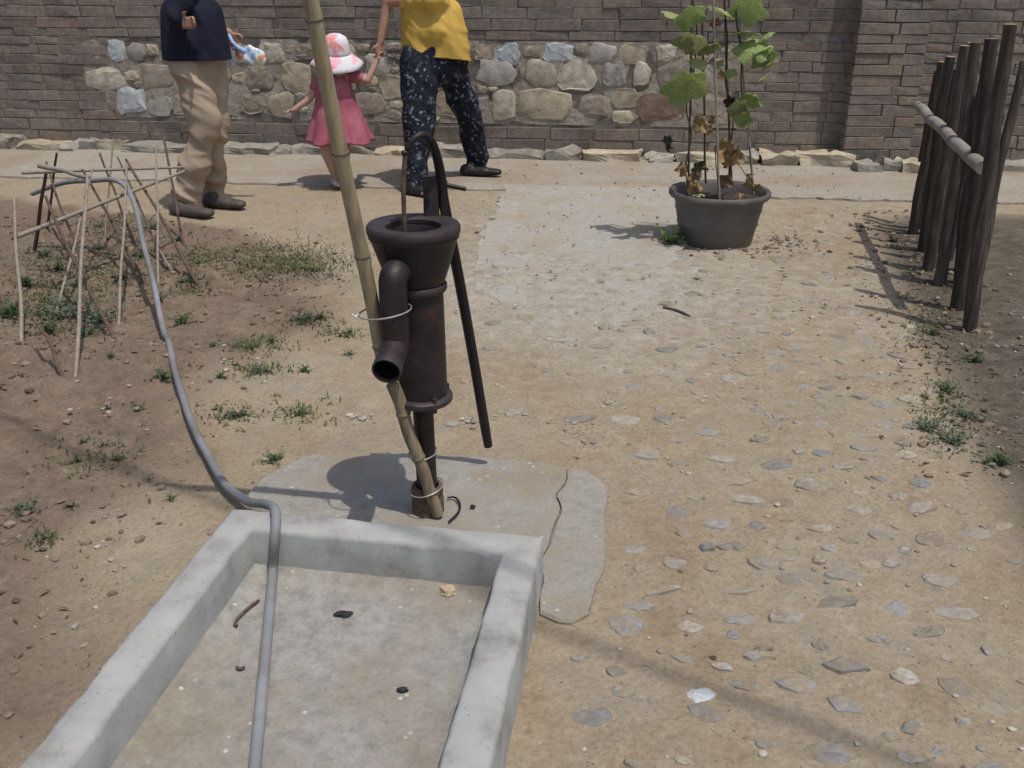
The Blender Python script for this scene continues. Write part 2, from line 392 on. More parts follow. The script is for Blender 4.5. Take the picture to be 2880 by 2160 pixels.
def fuse(name, caps, voxel, m, parent, smooth=5, folds=None, cut=None):
    V, Fc = [], []
    for c in caps: cap_geo(*c[:4], V, Fc, c[4] if len(c) > 4 else None)
    me = bpy.data.meshes.new('tmp'); me.from_pydata([tuple(v) for v in V], [], Fc)
    o = bpy.data.objects.new('tmp', me); COL.objects.link(o)
    r = o.modifiers.new('r', 'REMESH'); r.mode = 'VOXEL'; r.voxel_size = voxel
    s_ = o.modifiers.new('s', 'SMOOTH'); s_.iterations = smooth; s_.factor = .5
    dg = bpy.context.evaluated_depsgraph_get()
    out = bpy.data.meshes.new_from_object(o.evaluated_get(dg))
    bpy.data.objects.remove(o); bpy.data.meshes.remove(me)
    out.name = name
    if folds:
        n = len(out.vertices); co = np.empty(n*3); no = np.empty(n*3)
        out.vertices.foreach_get('co', co); out.vertices.foreach_get('normal', no)
        co = co.reshape(-1, 3); no = no.reshape(-1, 3)
        for i in range(n): co[i] += no[i]*folds(Vector(co[i]))
        out.vertices.foreach_set('co', co.ravel()); out.update()
    if cut:
        b_ = bmesh.new(); b_.from_mesh(out)
        r_ = bmesh.ops.bisect_plane(b_, geom=b_.verts[:]+b_.edges[:]+b_.faces[:], plane_co=cut[0], plane_no=cut[1], clear_inner=True)
        ed_ = [e for e in b_.edges if e.is_boundary]
        up_ = bmesh.ops.extrude_edge_only(b_, edges=ed_)          # turned-in hem
        vs_ = [g for g in up_['geom'] if isinstance(g, bmesh.types.BMVert)]; cc_ = sum((v.co for v in vs_), Vector())/len(vs_)
        for v in vs_: v.co = v.co.lerp(cc_, .06) + Vector(cut[1]).normalized()*.02
        b_.to_mesh(out); b_.free()
    out.polygons.foreach_set('use_smooth', [True]*len(out.polygons))
    out.materials.clear(); out.materials.append(M[m])
    return link(name, out, m, parent)

# ------------------------------------------------------------------ ground
BAS_A = G(651, 1426, .15); BAS_ANG = math.radians(-9.5)
bx = Vector((math.cos(BAS_ANG), math.sin(BAS_ANG), 0)); by = Vector((bx.y, -bx.x, 0))    # by points towards the viewer
BAS_W, BAS_L = .825, 1.35
def fbm(x, y, s, o=4):
    return noise.fractal(Vector((x*s, y*s, 3.7)), 1.0, 2.0, o)
GB = [(.0, -1.05), (1.4, -1.02), (2.5, -1.0), (3.3, -1.05), (4.0, -.95), (4.7, -.85), (5.2, -1.1), (5.7, -1.6), (6.1, -2.3), (6.6, -3.4), (9, -6)]
def garden(x, y):
    xb = np.interp(y, [a for a, _ in GB], [b for _, b in GB])
    return min(1, max(0, (xb - x + .22*fbm(x, y, 1.7, 3))/.55 + .5))
FENCE = lambda y: 2.464 - .243*(5.588 - y)
def sm(a, b, t): t = min(1, max(0, (t-a)/(b-a))); return t*t*(3-2*t)
def flat_mask(x, y):
    # 1 where slabs, paths and the basin need level ground
    c = BAS_A + bx*(BAS_W/2) + by*(BAS_L/2); r = Vector((x, y, 0)) - Vector((c.x, c.y, 0))
    a = max(abs(r.dot(bx)) - BAS_W/2, abs(r.dot(by)) - BAS_L/2)
    k = 1 - sm(.05, .25, a)
    k = max(k, 1 - sm(.55, .8, math.hypot((x+.2)*.9, y-2.45)))
    k = max(k, sm(6.25, 6.6, y + .12*x + .0))
    return k
def gz(x, y):
    if abs(x) > 20 or abs(y) > 30: return -.01
    g = garden(x, y)
    h = .014*fbm(x, y, .9) + .008*fbm(x+9, y, 4.5)
    hg = .045*fbm(x+3, y, 2.2) + .022*fbm(x, y+5, 9)
    h = h*(1-g) + (hg-.0)*g
    f = flat_mask(x, y); h = h*(1-f) - .004*f
    h += .035*sm(-.15, .25, x - FENCE(y))*(1-f)
    return h
def axis(lo, hi, step, far):
    a = list(np.arange(lo, hi+1e-6, step)); s = step; x = hi
    while x < far: s *= 1.45; x += s; a.append(x)
    s = step; x = lo; pre = []
    while x > -far: s *= 1.45; x -= s; pre.append(x)
    return pre[::-1] + a
xs = axis(-3.3, 3.3, .028, 250); ys = axis(.9, 7.2, .028, 250)
nx, ny = len(xs), len(ys); gv = []; zone = []
for y in ys:
    for x in xs:
        gv.append((x, y, gz(x, y)))
        g = garden(x, y)
        pale = .62*math.exp(-(((x-.5)/.8)**2 + ((y-4.6)/1.2)**2)) + .30*sm(2.6, 5.0, y)*sm(-.9, -.2, x)
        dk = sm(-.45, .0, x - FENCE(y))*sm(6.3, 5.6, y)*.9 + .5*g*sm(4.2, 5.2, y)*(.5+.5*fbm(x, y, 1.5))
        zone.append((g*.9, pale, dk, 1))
gf = [(j*nx+i, j*nx+i+1, (j+1)*nx+i+1, (j+1)*nx+i) for j in range(ny-1) for i in range(nx-1)]
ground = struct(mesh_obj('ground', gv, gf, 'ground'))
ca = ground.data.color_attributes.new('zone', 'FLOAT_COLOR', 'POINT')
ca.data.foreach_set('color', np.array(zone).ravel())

def sheet(name, outline, z, thick, m, jitter=.012, step=.06, kind=True):
    """a cast slab with an uneven edge and real thickness"""
    pts = []
    for i, p in enumerate(outline):
        q = outline[(i+1) % len(outline)]; p, q = Vector(p[:2]), Vector(q[:2]); n = max(1, int((q-p).length/step))
        for k in range(n):
            c = p.lerp(q, k/n)
            pts.append(Vector((c.x + jitter*noise.noise(Vector((c.x*9, c.y*9, 1))), c.y + jitter*noise.noise(Vector((c.x*9, c.y*9, 7))))))
    n = len(pts); cen = sum(pts, Vector((0, 0)))/n; V = []
    for p in pts: V.append((p.x, p.y, z-thick))
    for p in pts: V.append((p.x, p.y, z-.006))
    for p in pts: d = (cen-p).normalized(); V.append((p.x + d.x*.007, p.y + d.y*.007, z))
    Fc = [tuple(range(2*n, 3*n))]
    for a in (0, n):
        for k in range(n): k2 = (k+1) % n; Fc.append((a+k, a+k2, a+n+k2, a+n+k))
    o = mesh_obj(name, V, Fc, m, None, False)
    bmm = bmesh.new(); bmm.from_mesh(o.data); bmesh.ops.recalc_face_normals(bmm, faces=bmm.faces); bmm.to_mesh(o.data); bmm.free()
    return struct(o) if kind else o

# wall frame
WA = G(110, 384, .08); WB = G(2384, 430, .08); WANG = math.atan2(WB.y-WA.y, WB.x-WA.x)
wx = Vector((math.cos(WANG), math.sin(WANG), 0)); wy = Vector((-wx.y, wx.x, 0))
W0 = WA + wx*(-WA.x/wx.x); W0.z = 0
def WL(u, v, off=0.0):
    r = ray(u, v); t = ((W0 - wy*off - EYE).dot(wy))/r.dot(wy); p = EYE + r*t - W0
    return p.dot(wx), p.z
def WW(x, y, z=0): return W0 + wx*x + wy*y + Vector((0, 0, z))

# path along the wall, the walkway and the apron round the pump
pl, pr = G(640, 511, .012), G(2580, 563, .012); pd = (pr-pl).normalized()
sheet('path', [pl - pd*6, pr + pd*6, WW(10, .1), WW(-9, .1)], .012, .12, 'path', .05, .06)
wk = [(1425, 520), (1405, 560), (1352, 655), (1338, 715), (1330, 800), (1420, 850), (1500, 835), (1600, 862), (1745, 850), (1886, 836), (1898, 760), (1915, 700), (1965, 640), (2010, 572), (2020, 530)]
wo = sheet('walkway', [G(*p, .010) for p in wk], .010, .06, 'walkway', .055, .04)
for v in wo.data.vertices: v.co.z += -.006 + .0095*(v.co.y - 4.9)/2.0        # sinks under the trodden earth towards the pump
ap = [(700, 1445), (690, 1390), (730, 1345), (790, 1310), (880, 1278), (990, 1270), (1130, 1270), (1260, 1280), (1400, 1290), (1500, 1298), (1596, 1312), (1568, 1400), (1553, 1470), (1538, 1560), (1440, 1600), (800, 1560)]
slab = sheet('slab', [G(*p, .011) for p in ap], .011, .08, 'slab', .022, .03)
ap2 = [(1600, 1313.5), (1650, 1322), (1692, 1350), (1711, 1390), (1712, 1440), (1705, 1520), (1690, 1600), (1675, 1660), (1640, 1715), (1600, 1740), (1560, 1738), (1520, 1720), (1520, 1600), (1542, 1562), (1557, 1470), (1572, 1400)]
sheet('slab', [G(*p, .008) for p in ap2], .0085, .08, 'slab', .024, .03)

# ------------------------------------------------------------------ water basin
t = thing('water_basin', 'pale grey concrete rectangular water basin with a wide low rim', 'basin', (BAS_A.x, BAS_A.y, 0))
def bp(a, b, z): p = BAS_A + bx*a + by*b; return Vector((p.x, p.y, z))
TH = .092
prof = [(0, -.10), (0, .138), (.004, .147), (.012, .151), (TH-.010, .151), (TH-.003, .147), (TH, .139), (TH+.002, .015)]
crn = [(0, 0), (1, 0), (1, 1), (0, 1)]
V, Fc = [], []; rows = []
for ci in range(4):
    (a0, b0), (a1, b1) = crn[ci], crn[(ci+1) % 4]
    for k in range(64):
        t_ = k/64; row = []
        for (o_, z) in prof:
            def cpt(a, b): return (a*BAS_W + (o_ if a == 0 else -o_), b*BAS_L + (o_ if b == 0 else -o_))
            pa, pb = cpt(a0, b0), cpt(a1, b1)
            a, b = pa[0]+(pb[0]-pa[0])*t_, pa[1]+(pb[1]-pa[1])*t_
            p = bp(a, b, z)
            j = Vector((noise.noise(p*11), noise.noise(p*11 + Vector((5, 0, 0))), noise.noise(p*8 + Vector((0, 9, 0)))))*.0035
            chip = max(0, noise.noise(p*16 + Vector((3, 3, 3))) - .28)*.05 if .135 < z < .149 else 0
            j += Vector((noise.noise(p*40), noise.noise(p*40 + Vector((4, 0, 0))), noise.noise(p*36)))*.0016 - Vector((0, 0, chip*.5))
            if z < -.05: j *= 0
            row.append(len(V)); V.append(p + j)
        rows.append(row)
for i in range(len(rows)):
    r, q = rows[i], rows[(i+1) % len(rows)]
    for k in range(len(prof)-1): Fc.append((r[k], q[k], q[k+1], r[k+1]))
o = mesh_obj('rim_wall', V, Fc, 'basin', t)
bmm = bmesh.new(); bmm.from_mesh(o.data); bmesh.ops.recalc_face_normals(bmm, faces=bmm.faces); bmm.to_mesh(o.data); bmm.free(); sharp_angle(o.data, 60)
n1, n2 = 30, 44; V = []
for j in range(n2+1):
    for i in range(n1+1):
        a = TH-.02 + (BAS_W-2*TH+.04)*i/n1; b = TH-.02 + (BAS_L-2*TH+.04)*j/n2
        p = bp(a, b, 0); ed = min(a-TH, BAS_W-TH-a, b-TH, BAS_L-TH-b)
        V.append((p.x, p.y, .03 + .003*fbm(p.x, p.y, 6) + .018*(1-sm(0, .045, ed))))
mesh_obj('floor', V, [(j*(n1+1)+i, j*(n1+1)+i+1, (j+1)*(n1+1)+i+1, (j+1)*(n1+1)+i) for j in range(n2) for i in range(n1)], 'basin_floor', t)

# ------------------------------------------------------------------ hand pump
pb = G(1205, 1435, .011); PX, PY = pb.x, pb.y; SHR = -.018
pump = thing('hand_pump', 'dark rusty cast iron hand water pump with conical hopper, elbowed spout and long lever', 'water pump', (PX, PY, .016))
L = lambda n, pr, m, par=pump, **k: lathe(n, pr, m, par, PX, PY, shear=SHR, **k)
hop = L('hopper', [(.071, .688), (.074, .70), (.088, .74), (.104, .79), (.113, .818), (.1175, .822), (.1185, .846), (.116, .851), (.104, .853), (.083, .849), (.077, .845), (.0735, .836), (.067, .82), (.062, .76), (.060, .70), (.058, .60)], 'iron', wob=.01, seg=48, caps=False)
L('rim', [(.1195, .832), (.121, .836), (.1212, .848), (.117, .8545), (.100, .856), (.078, .8525), (.0715, .848), (.072, .838), (.1, .835)], 'iron_wear', hop, close=True, seg=48, wob=.006)
bod = L('barrel', [(.069, .378), (.0695, .40), (.070, .55), (.0695, .70)], 'iron', wob=.006, caps=False)
L('plunger', [(.067, .47), (.067, .49), (.02, .495)], 'iron_dark')
L('collar', [(.069, .680), (.077, .678), (.0805, .684), (.0805, .694), (.077, .699), (.069, .697)], 'iron_wear', bod, close=True)
L('flange', [(.03, .362), (.080, .362), (.0835, .366), (.0835, .377), (.080, .381), (.068, .384)], 'iron_wear', bod)
for k in range(4):
    th = math.radians(-60 + k*90); cx, cy = PX + SHR*.38 + .0765*math.cos(th), PY + .0765*math.sin(th)
    tube('bolt', [(cx, cy, .352), (cx, cy, .394)], .0065, 'iron_wear', bod, 6)
L('riser_pipe', [(.029, .01), (.029, .12), (.0285, .25), (.029, .368)], 'iron', seg=24)
L('base_sleeve', [(.046, .008), (.0455, .05), (.044, .092), (.042, .096), (.034, .096), (.033, .02)], 'rust', seg=28, wob=.03)
# spout: out of the hopper, elbow down, elbow out to a wide mouth
A0 = Vector((PX-.012, PY-.05, .752))
A0 = Vector((PX-.015, PY-.05, .755))
path = catmull([A0, (-.243, 2.345, .757), (-.2575, 2.304, .753), (-.2625, 2.288, .738), (-.263, 2.285, .71), (-.263, 2.285, .65), (-.262, 2.285, .60), (-.2625, 2.282, .578), (-.266, 2.265, .562), (-.271, 2.228, .549), (-.2767, 2.19, .538)], 5)
sp = tube('spout', path, [.0358 + .0012*noise.noise(Vector((0, 0, i*.3))) for i in range(len(path))], 'iron', pump, 24, False)
d_ = (path[-1]-path[-2]).normalized(); e_ = path[-1]
def axring(name, base, axd, prof_, m, par, seg=28):
    a_ = axd.orthogonal().normalized(); b_ = axd.cross(a_); V = []; Fc = []
    for (r, h) in prof_:
        for k in range(seg): th = 2*math.pi*k/seg; V.append(base + axd*h + (a_*math.cos(th) + b_*math.sin(th))*r)
    for i in range(len(prof_)-1):
        for k in range(seg): k2 = (k+1) % seg; Fc.append((i*seg+k, i*seg+k2, (i+1)*seg+k2, (i+1)*seg+k))
    o = mesh_obj(name, V, Fc, m, par); sharp_angle(o.data, 40); return o
axring('spout_mouth', e_, d_, [(.0372, -.02), (.0376, .001), (.0365, .004), (.0335, .004), (.032, .0), (.0315, -.03)], 'iron_wear', sp)
axring('spout_bore', e_, d_, [(.0318, -.005), (.031, -.055), (.001, -.056)], 'iron_dark', sp)
# post and lever
po = P(1215, 604, PY+.10); pz = .84
mp_ = Vector((-.174, PY+.098, 0))
def boxmesh(name, c, sx, sy, z0, z1, m, par, bev=.003):
    b = bmesh.new(); bmesh.ops.create_cube(b, size=1)
    for v in b.verts: v.co = Vector((c.x + v.co.x*sx, c.y + v.co.y*sy, (z0+z1)/2 + v.co.z*(z1-z0)))
    bmesh.ops.bevel(b, geom=b.edges[:], offset=bev, segments=2, affect='EDGES')
    me = bpy.data.meshes.new(name); b.to_mesh(me); b.free(); return link(name, me, m, par)
boxmesh('post', Vector((-.177, PY+.096, 0)), .040, .030, .80, .957, 'iron_wear', pump)
boxmesh('post', Vector((-.143, PY+.100, 0)), .018, .036, .80, .945, 'iron', pump)
for zz_ in (.90, .925):
    tube('post_bolt', [Vector((-.186, PY+.083, zz_)), Vector((-.186, PY+.074, zz_))], .0065, 'iron_dark', pump, 6)
for th_ in (-128, 52):          # casting seams
    a_ = math.radians(th_); dx_, dy_ = math.cos(a_), math.sin(a_)
    tube('casting_seam', [Vector((PX + SHR*z_ + dx_*r_, PY + dy_*r_, z_)) for r_, z_ in ((.0695, .39), (.0702, .55), (.0697, .68))], .0022, 'iron', pump, 6)
    tube('casting_seam', [Vector((PX + SHR*z_ + dx_*r_, PY + dy_*r_, z_)) for r_, z_ in ((.0745, .702), (.088, .74), (.104, .79), (.1125, .817))], .0022, 'iron', pump, 6)
tube('pivot_pin', [P(1215, 512, PY+.096), P(1311, 532, PY+.096)], .006, 'iron_dark', pump, 10)
ph = PY+.10
lev = [(1373, 1254, PY+.275), (1330, 1000, PY+.225), (1290, 780, PY+.17), (1262, 640, PY+.13), (1247, 560, PY+.10), (1240, 500, PY+.09), (1231, 450, PY+.075), (1215, 402, PY+.05), (1190, 380, PY+.025), (1163, 392, PY+.008), (1146, 420, PY+.0)]
lp = catmull([P(*q) for q in lev], 5)
tube('lever', lp, list(np.interp(range(len(lp)), [0, 1, 15, 25, 40, 50], [.0135, .015, .0152, .0135, .0105, .0062])), 'iron_dark', pump, 14)
tube('piston_rod', [P(1140, 425, PY), P(1134, 520, PY), Vector((PX+SHR*.8-.026, PY-.0, .49))], .006, 'rust', pump, 10)
tube('link_bolt', [P(1132, 432, PY-.005), P(1158, 424, PY+.01)], .0075, 'iron_dark', pump, 10)
# tie wires
def ring_pts(c, rx, ry, tilt, n=22, ph0=0, ph1=2*math.pi):
    return [Vector((c.x + rx*math.cos(ph0+(ph1-ph0)*k/n), c.y + ry*math.sin(ph0+(ph1-ph0)*k/n), c.z + tilt*math.cos(ph0+(ph1-ph0)*k/n))) for k in range(n+1)]
tube('tie_wire', ring_pts(Vector((-.287, 2.300, .655)), .067, .060, .009), .0023, 'wire', pump, 6)
tube('tie_wire', [Vector((-.352, 2.31, .648)), Vector((-.362, 2.295, .641)), Vector((-.371, 2.30, .647))], .0022, 'wire', pump, 6)
tube('tie_wire', ring_pts(Vector((PX-.010, PY-.014, .205)), .040, .046, .006), .0018, 'wire', pump, 6)
tube('tie_wire', ring_pts(Vector((PX-.002, PY-.012, .094)), .048, .055, .012), .0022, 'wire', pump, 6)

# bamboo poles tied to the pump
d_ = Vector((-.068, -.133, .664)); b0 = Vector((-.322, 2.312, .667))
def bamboo(name, p, q, r0, r1, m, nodes, label, cat='pole', wav=.004):
    p, q = Vector(p), Vector(q); n = 60; pts = []; rad = []
    for k in range(n+1):
        t_ = k/n; c = p.lerp(q, t_); c = c + Vector((noise.noise(Vector((t_*4, 1, 0))), noise.noise(Vector((t_*4, 7, 0))), 0))*wav
        r = r0 + (r1-r0)*t_
        for nd in nodes: r *= 1 + .10*math.exp(-((t_-nd)/.008)**2)
        pts.append(c); rad.append(r)
    o = thing(name, label, cat, p)
    tube('culm', pts, rad, m, o, 16)
    for nd in nodes:
        i = int(nd*n); dd = (pts[min(i+1, n)]-pts[i-1]).normalized(); rr = (r0+(r1-r0)*nd)
        tube('node', [pts[i]-dd*.004, pts[i]-dd*.0015, pts[i]+dd*.0015, pts[i]+dd*.004], [rr*1.06, rr*1.16, rr*1.16, rr*1.06], 'node', o, 16)
    return o
d_ = Vector((-.068, -.133, .664)); pA, pB = b0 - d_*.33, b0 + d_*2.6
bamboo('bamboo_pole', pA, pB, .0185, .0165, 'bamboo', [.06, .185, .32, .47, .62, .77, .9], 'tall pale bamboo pole leaning up from the pump spout')
bamboo('bamboo_stake', P(1104, 1080, 2.345), Vector((*G(1232, 1448, .02).xy, .022)), .0185, .0165, 'bamboo_old', [.22, .55, .83], 'short weathered bamboo stake bound to the foot of the pump', wav=.006)
tag(tube('wire_offcut', catmull([G(1258, 1400, .02), G(1280, 1399, .022), G(1294, 1420, .022), G(1288, 1442, .022), G(1262, 1468, .02)], 4), .0032, 'iron_dark', None, 6), 'bent black wire lying on the concrete beside the pump foot', 'wire')

# ------------------------------------------------------------------ hose
hp = [P(90, 545, 5.3), P(180, 514, 5.2), P(262, 508, 5.05), P(318, 506, 4.95), P(352, 524, 4.85), P(376, 570, 4.72), P(402, 670, 4.5), P(428, 787, 4.25), P(452, 890, 3.95), P(476, 985, 3.68)]
for (u, v, z) in ((500, 1072, .045), (530, 1165, .03), (578, 1268, .028), (632, 1360, .03), (690, 1408, .04)): hp.append(G(u, v, z))
hp += [G(735, 1416, .085), G(764, 1424, .135), G(775, 1440, .165), G(776, 1470, .163), G(772, 1530, .125), G(768, 1600, .055), G(763, 1660, .046), G(752, 1780, .045), G(738, 1930, .045), G(723, 2090, .045), G(707, 2260, .045)]
hc_ = catmull(hp, 7)
for q in hc_: q.z = max(q.z, gz(q.x, q.y) + .0133)
for i_, q in enumerate(hc_[:100]): q.x += .006*noise.noise(Vector((i_*.13, 0, 4))); q.y += .006*noise.noise(Vector((i_*.13, 8, 4)))
tag(tube('garden_hose', hc_, .0128, 'hose', None, 14), 'blue-grey plastic hose running from the cane frame over the basin rim', 'hose')

# ------------------------------------------------------------------ cane trellis
tr = thing('cane_trellis', 'low trellis of thin pale and dark canes tied over garden soil', 'trellis', (-1.8, 4.2, 0))
def cane(foot, top, Ytop, r, m, zfoot=None, name='cane', bend=.02):
    f_ = G(*foot) if zfoot is None else P(*foot, zfoot)
    if zfoot is None: f_.z = gz(f_.x, f_.y) - .03
    q = P(*top, Ytop); pts = []
    s0 = random.random()*50
    for k in range(9):
        t_ = k/8; c = f_.lerp(q, t_); w_ = math.sin(math.pi*t_)*bend
        pts.append(c + Vector((noise.noise(Vector((s0, t_*2, 0))), noise.noise(Vector((0, s0, t_*2))), 0))*w_)
    tube(name, pts, [r*(1.12-.3*k/8) for k in range(9)], m, tr, 8)
cane((210, 1088), (96, 900), 3.62, .0075, 'cane_dark')
cane((208, 1070), (246, 492), 4.35, .0082, 'cane_light')
cane((335, 966), (128, 552), 4.55, .0085, 'cane_dark')
cane((329, 930), (357, 462), 4.85, .0068, 'cane_light')
cane((420, 800), (232, 478), 5.1, .0085, 'cane_dark')
cane((572, 816), (354, 448), 5.25, .0085, 'cane_dark')
cane((444, 807), (440, 402), 5.3, .0066, 'cane_light')
cane((520, 700), (456, 368), 5.75, .0075, 'cane_dark')
cane((92, 700), (130, 484), 5.0, .0105, 'cane_dark')
cane((128, 640), (160, 430), 5.35, .008, 'cane_dark')
cane((290, 700), (318, 400), 5.5, .006, 'cane_light')
cane((212, 722), (146, 640), 5.0, .007, 'cane_light')
cane((500, 780), (450, 705), 4.95, .006, 'cane_light')
cane((385, 700), (280, 430), 5.45, .007, 'cane_dark')
cane((60, 1000), (40, 560), 4.5, .0085, 'cane_light')
cane((250, 800), (130, 455), 5.3, .007, 'cane_dark')
cane((470, 740), (330, 440), 5.5, .006, 'cane_dark')
cane((150, 900), (262, 470), 5.0, .006, 'cane_light')
cane((20, 930), (-60, 560), 4.6, .008, 'cane_dark')
cane((40, 668), (518, 482), 5.28, .0105, 'cane_light', 4.35, 'rail', .015)
cane((60, 486), (520, 470), 5.35, .0085, 'cane_light', 5.0, 'rail', .01)
cane((110, 466), (250, 500), 4.75, .0125, 'cane_light', 4.95, 'rail', .03)

# ------------------------------------------------------------------ potted gourd
PC = Vector((1.268, 5.47, 0)); PC.z = gz(PC.x, PC.y) - .004
pot = thing('potted_plant', 'climbing gourd with wilting leaves on cane stakes in a black plastic pot', 'potted plant', PC)
z0 = PC.z
po_ = lathe('pot', [(.198, z0), (.205, z0+.01), (.2235, z0+.105), (.2285, z0+.112), (.2305, z0+.122), (.2285, z0+.128), (.242, z0+.195), (.2465, z0+.20), (.2465, z0+.207), (.2445, z0+.211), (.255, z0+.262), (.262, z0+.268), (.280, z0+.272), (.284, z0+.285), (.282, z0+.302), (.275, z0+.306), (.262, z0+.302), (.252, z0+.28), (.245, z0+.22)], 'pot', pot, PC.x, PC.y, 56, wob=.006)
lathe('rim', [(.283, z0+.276), (.288, z0+.282), (.288, z0+.300), (.281, z0+.309), (.268, z0+.306), (.27, z0+.29)], 'pot', po_, PC.x, PC.y, 56, close=True, wob=.005)
V = []; Fc = []
for j in range(9):
    for k in range(40):
        th = 2*math.pi*k/40; r = .251*j/8
        x, y = PC.x + r*math.cos(th), PC.y + r*math.sin(th); V.append((x, y, z0 + .245 + .018*fbm(x, y, 14)))
for j in range(8):
    for k in range(40): Fc.append((j*40+k, (j+1)*40+k, (j+1)*40+(k+1) % 40, j*40+(k+1) % 40))
mesh_obj('soil', V, Fc, 'potsoil', pot)
stakes = [((1936, 540), 5.42, (1947, -60), 5.44), ((2024, 562), 5.30, (2003, -60), 5.36), ((2120, 546), 5.40, (2066, -60), 5.44), ((2058, 520), 5.62, (2034, -60), 5.50), ((1985, 515), 5.63, (1975, 60), 5.5)]
for k, (a, ya, b, yb) in enumerate(stakes):
    p, q = P(*a, ya), P(*b, yb)
    tube('stake', [p.lerp(q, i/6) + Vector((noise.noise(Vector((k, i*.5, 0)))*.008, 0, 0)) for i in range(7)], .0062 if k != 3 else .0075, 'cane_light' if k in (1, 2) else 'cane_dark', pot, 8)
def vine(pts, r=.004, m='weed'): tube('stem', catmull(pts, 4), r, m, pot, 6)
vine([P(1940, 545, 5.43), P(1928, 470, 5.40), P(1945, 380, 5.42), P(1930, 300, 5.40), P(1950, 200, 5.42), P(1960, 100, 5.42), P(1950, 0, 5.42)])
vine([P(2122, 548, 5.42), P(2110, 450, 5.40), P(2105, 350, 5.42), P(2085, 250, 5.40), P(2085, 150, 5.42), P(2070, 50, 5.42), P(2080, -40, 5.4)])
vine([P(2050, 520, 5.6), P(2052, 430, 5.5), P(2062, 330, 5.46), P(2040, 230, 5.46), P(2046, 120, 5.45), P(2036, 10, 5.45)], .0045, 'leaf_dark')
vine([P(2122, 540, 5.42), P(2090, 480, 5.40), P(2058, 440, 5.45)], .003, 'leaf_dry')
vine([P(2024, 560, 5.3), P(2012, 440, 5.34), P(2018, 392, 5.36), P(1985, 350, 5.36)], .003, 'leaf_dry')
def leaf_mesh(name, lobes, cup, seed, droop=.3, crumple=.0):
    """palmate leaf of unit radius in xy, stalk at -y, with folds along the veins"""
    rng = random.Random(seed); V = [(0, -.25, 0)]; Fc = []; n = 30; R = 5
    for j in range(1, R+1):
        for k in range(n+1):
            th = -math.pi/2 + .22 + (2*math.pi-.44)*k/n
            lob = 1 + .13*math.cos(lobes*(th-math.pi/2)) + .035*math.sin(th*17 + seed)
            rr = j/R*lob*(.86 + .14*math.sin(th))
            x = rr*math.cos(th); y = -.25 + rr*math.sin(th)*.95 + .25*j/R
            fold = -.10*abs(math.sin((th-math.pi/2)*lobes/2))*rr*cup
            z = fold - droop*rr*rr + crumple*noise.noise(Vector((x*2.3, y*2.3, seed)))*rr*1.3 + .05*noise.noise(Vector((x*3, y*3, seed*1.7)))
            V.append((x, y, z))
    for k in range(n): Fc.append((0, 1+k, 2+k))
    for j in range(R-1):
        for k in range(n): a = 1 + j*(n+1) + k; Fc.append((a, a+n+1, a+n+2, a+1))
    me = bpy.data.meshes.new(name); me.from_pydata(V, [], Fc); me.polygons.foreach_set('use_smooth', [True]*len(me.polygons)); return me
LG = [leaf_mesh('leaf', 5, 1.2, s, .35, .10) for s in range(3)]
LGP = [leaf_mesh('leaf', 5, 1.0, s+10, .28, .12) for s in range(3)]
LDRY = [leaf_mesh('leaf', 5, 2.0, s+20, .6, 1.0) for s in range(4)]
LDK = [leaf_mesh('leaf', 5, 2.0, s+30, .5, .9) for s in range(2)]
for ms, m in ((LG, 'leaf'), (LGP, 'leaf_pale'), (LDRY, 'leaf_dry'), (LDK, 'leaf_dark')):
    for me in ms: me.materials.append(M[m])
def leaf(me, u, v, Y, size, yaw, pitch, roll=0, to=None):
    o = bpy.data.objects.new('leaf', me); COL.objects.link(o); o.parent = pot; o.matrix_parent_inverse = pot.matrix_basis.inverted()
    o.location = P(u, v, Y); size *= 1.14; o.scale = (size, size, size); o.rotation_euler = (math.radians(pitch), math.radians(roll), math.radians(yaw))
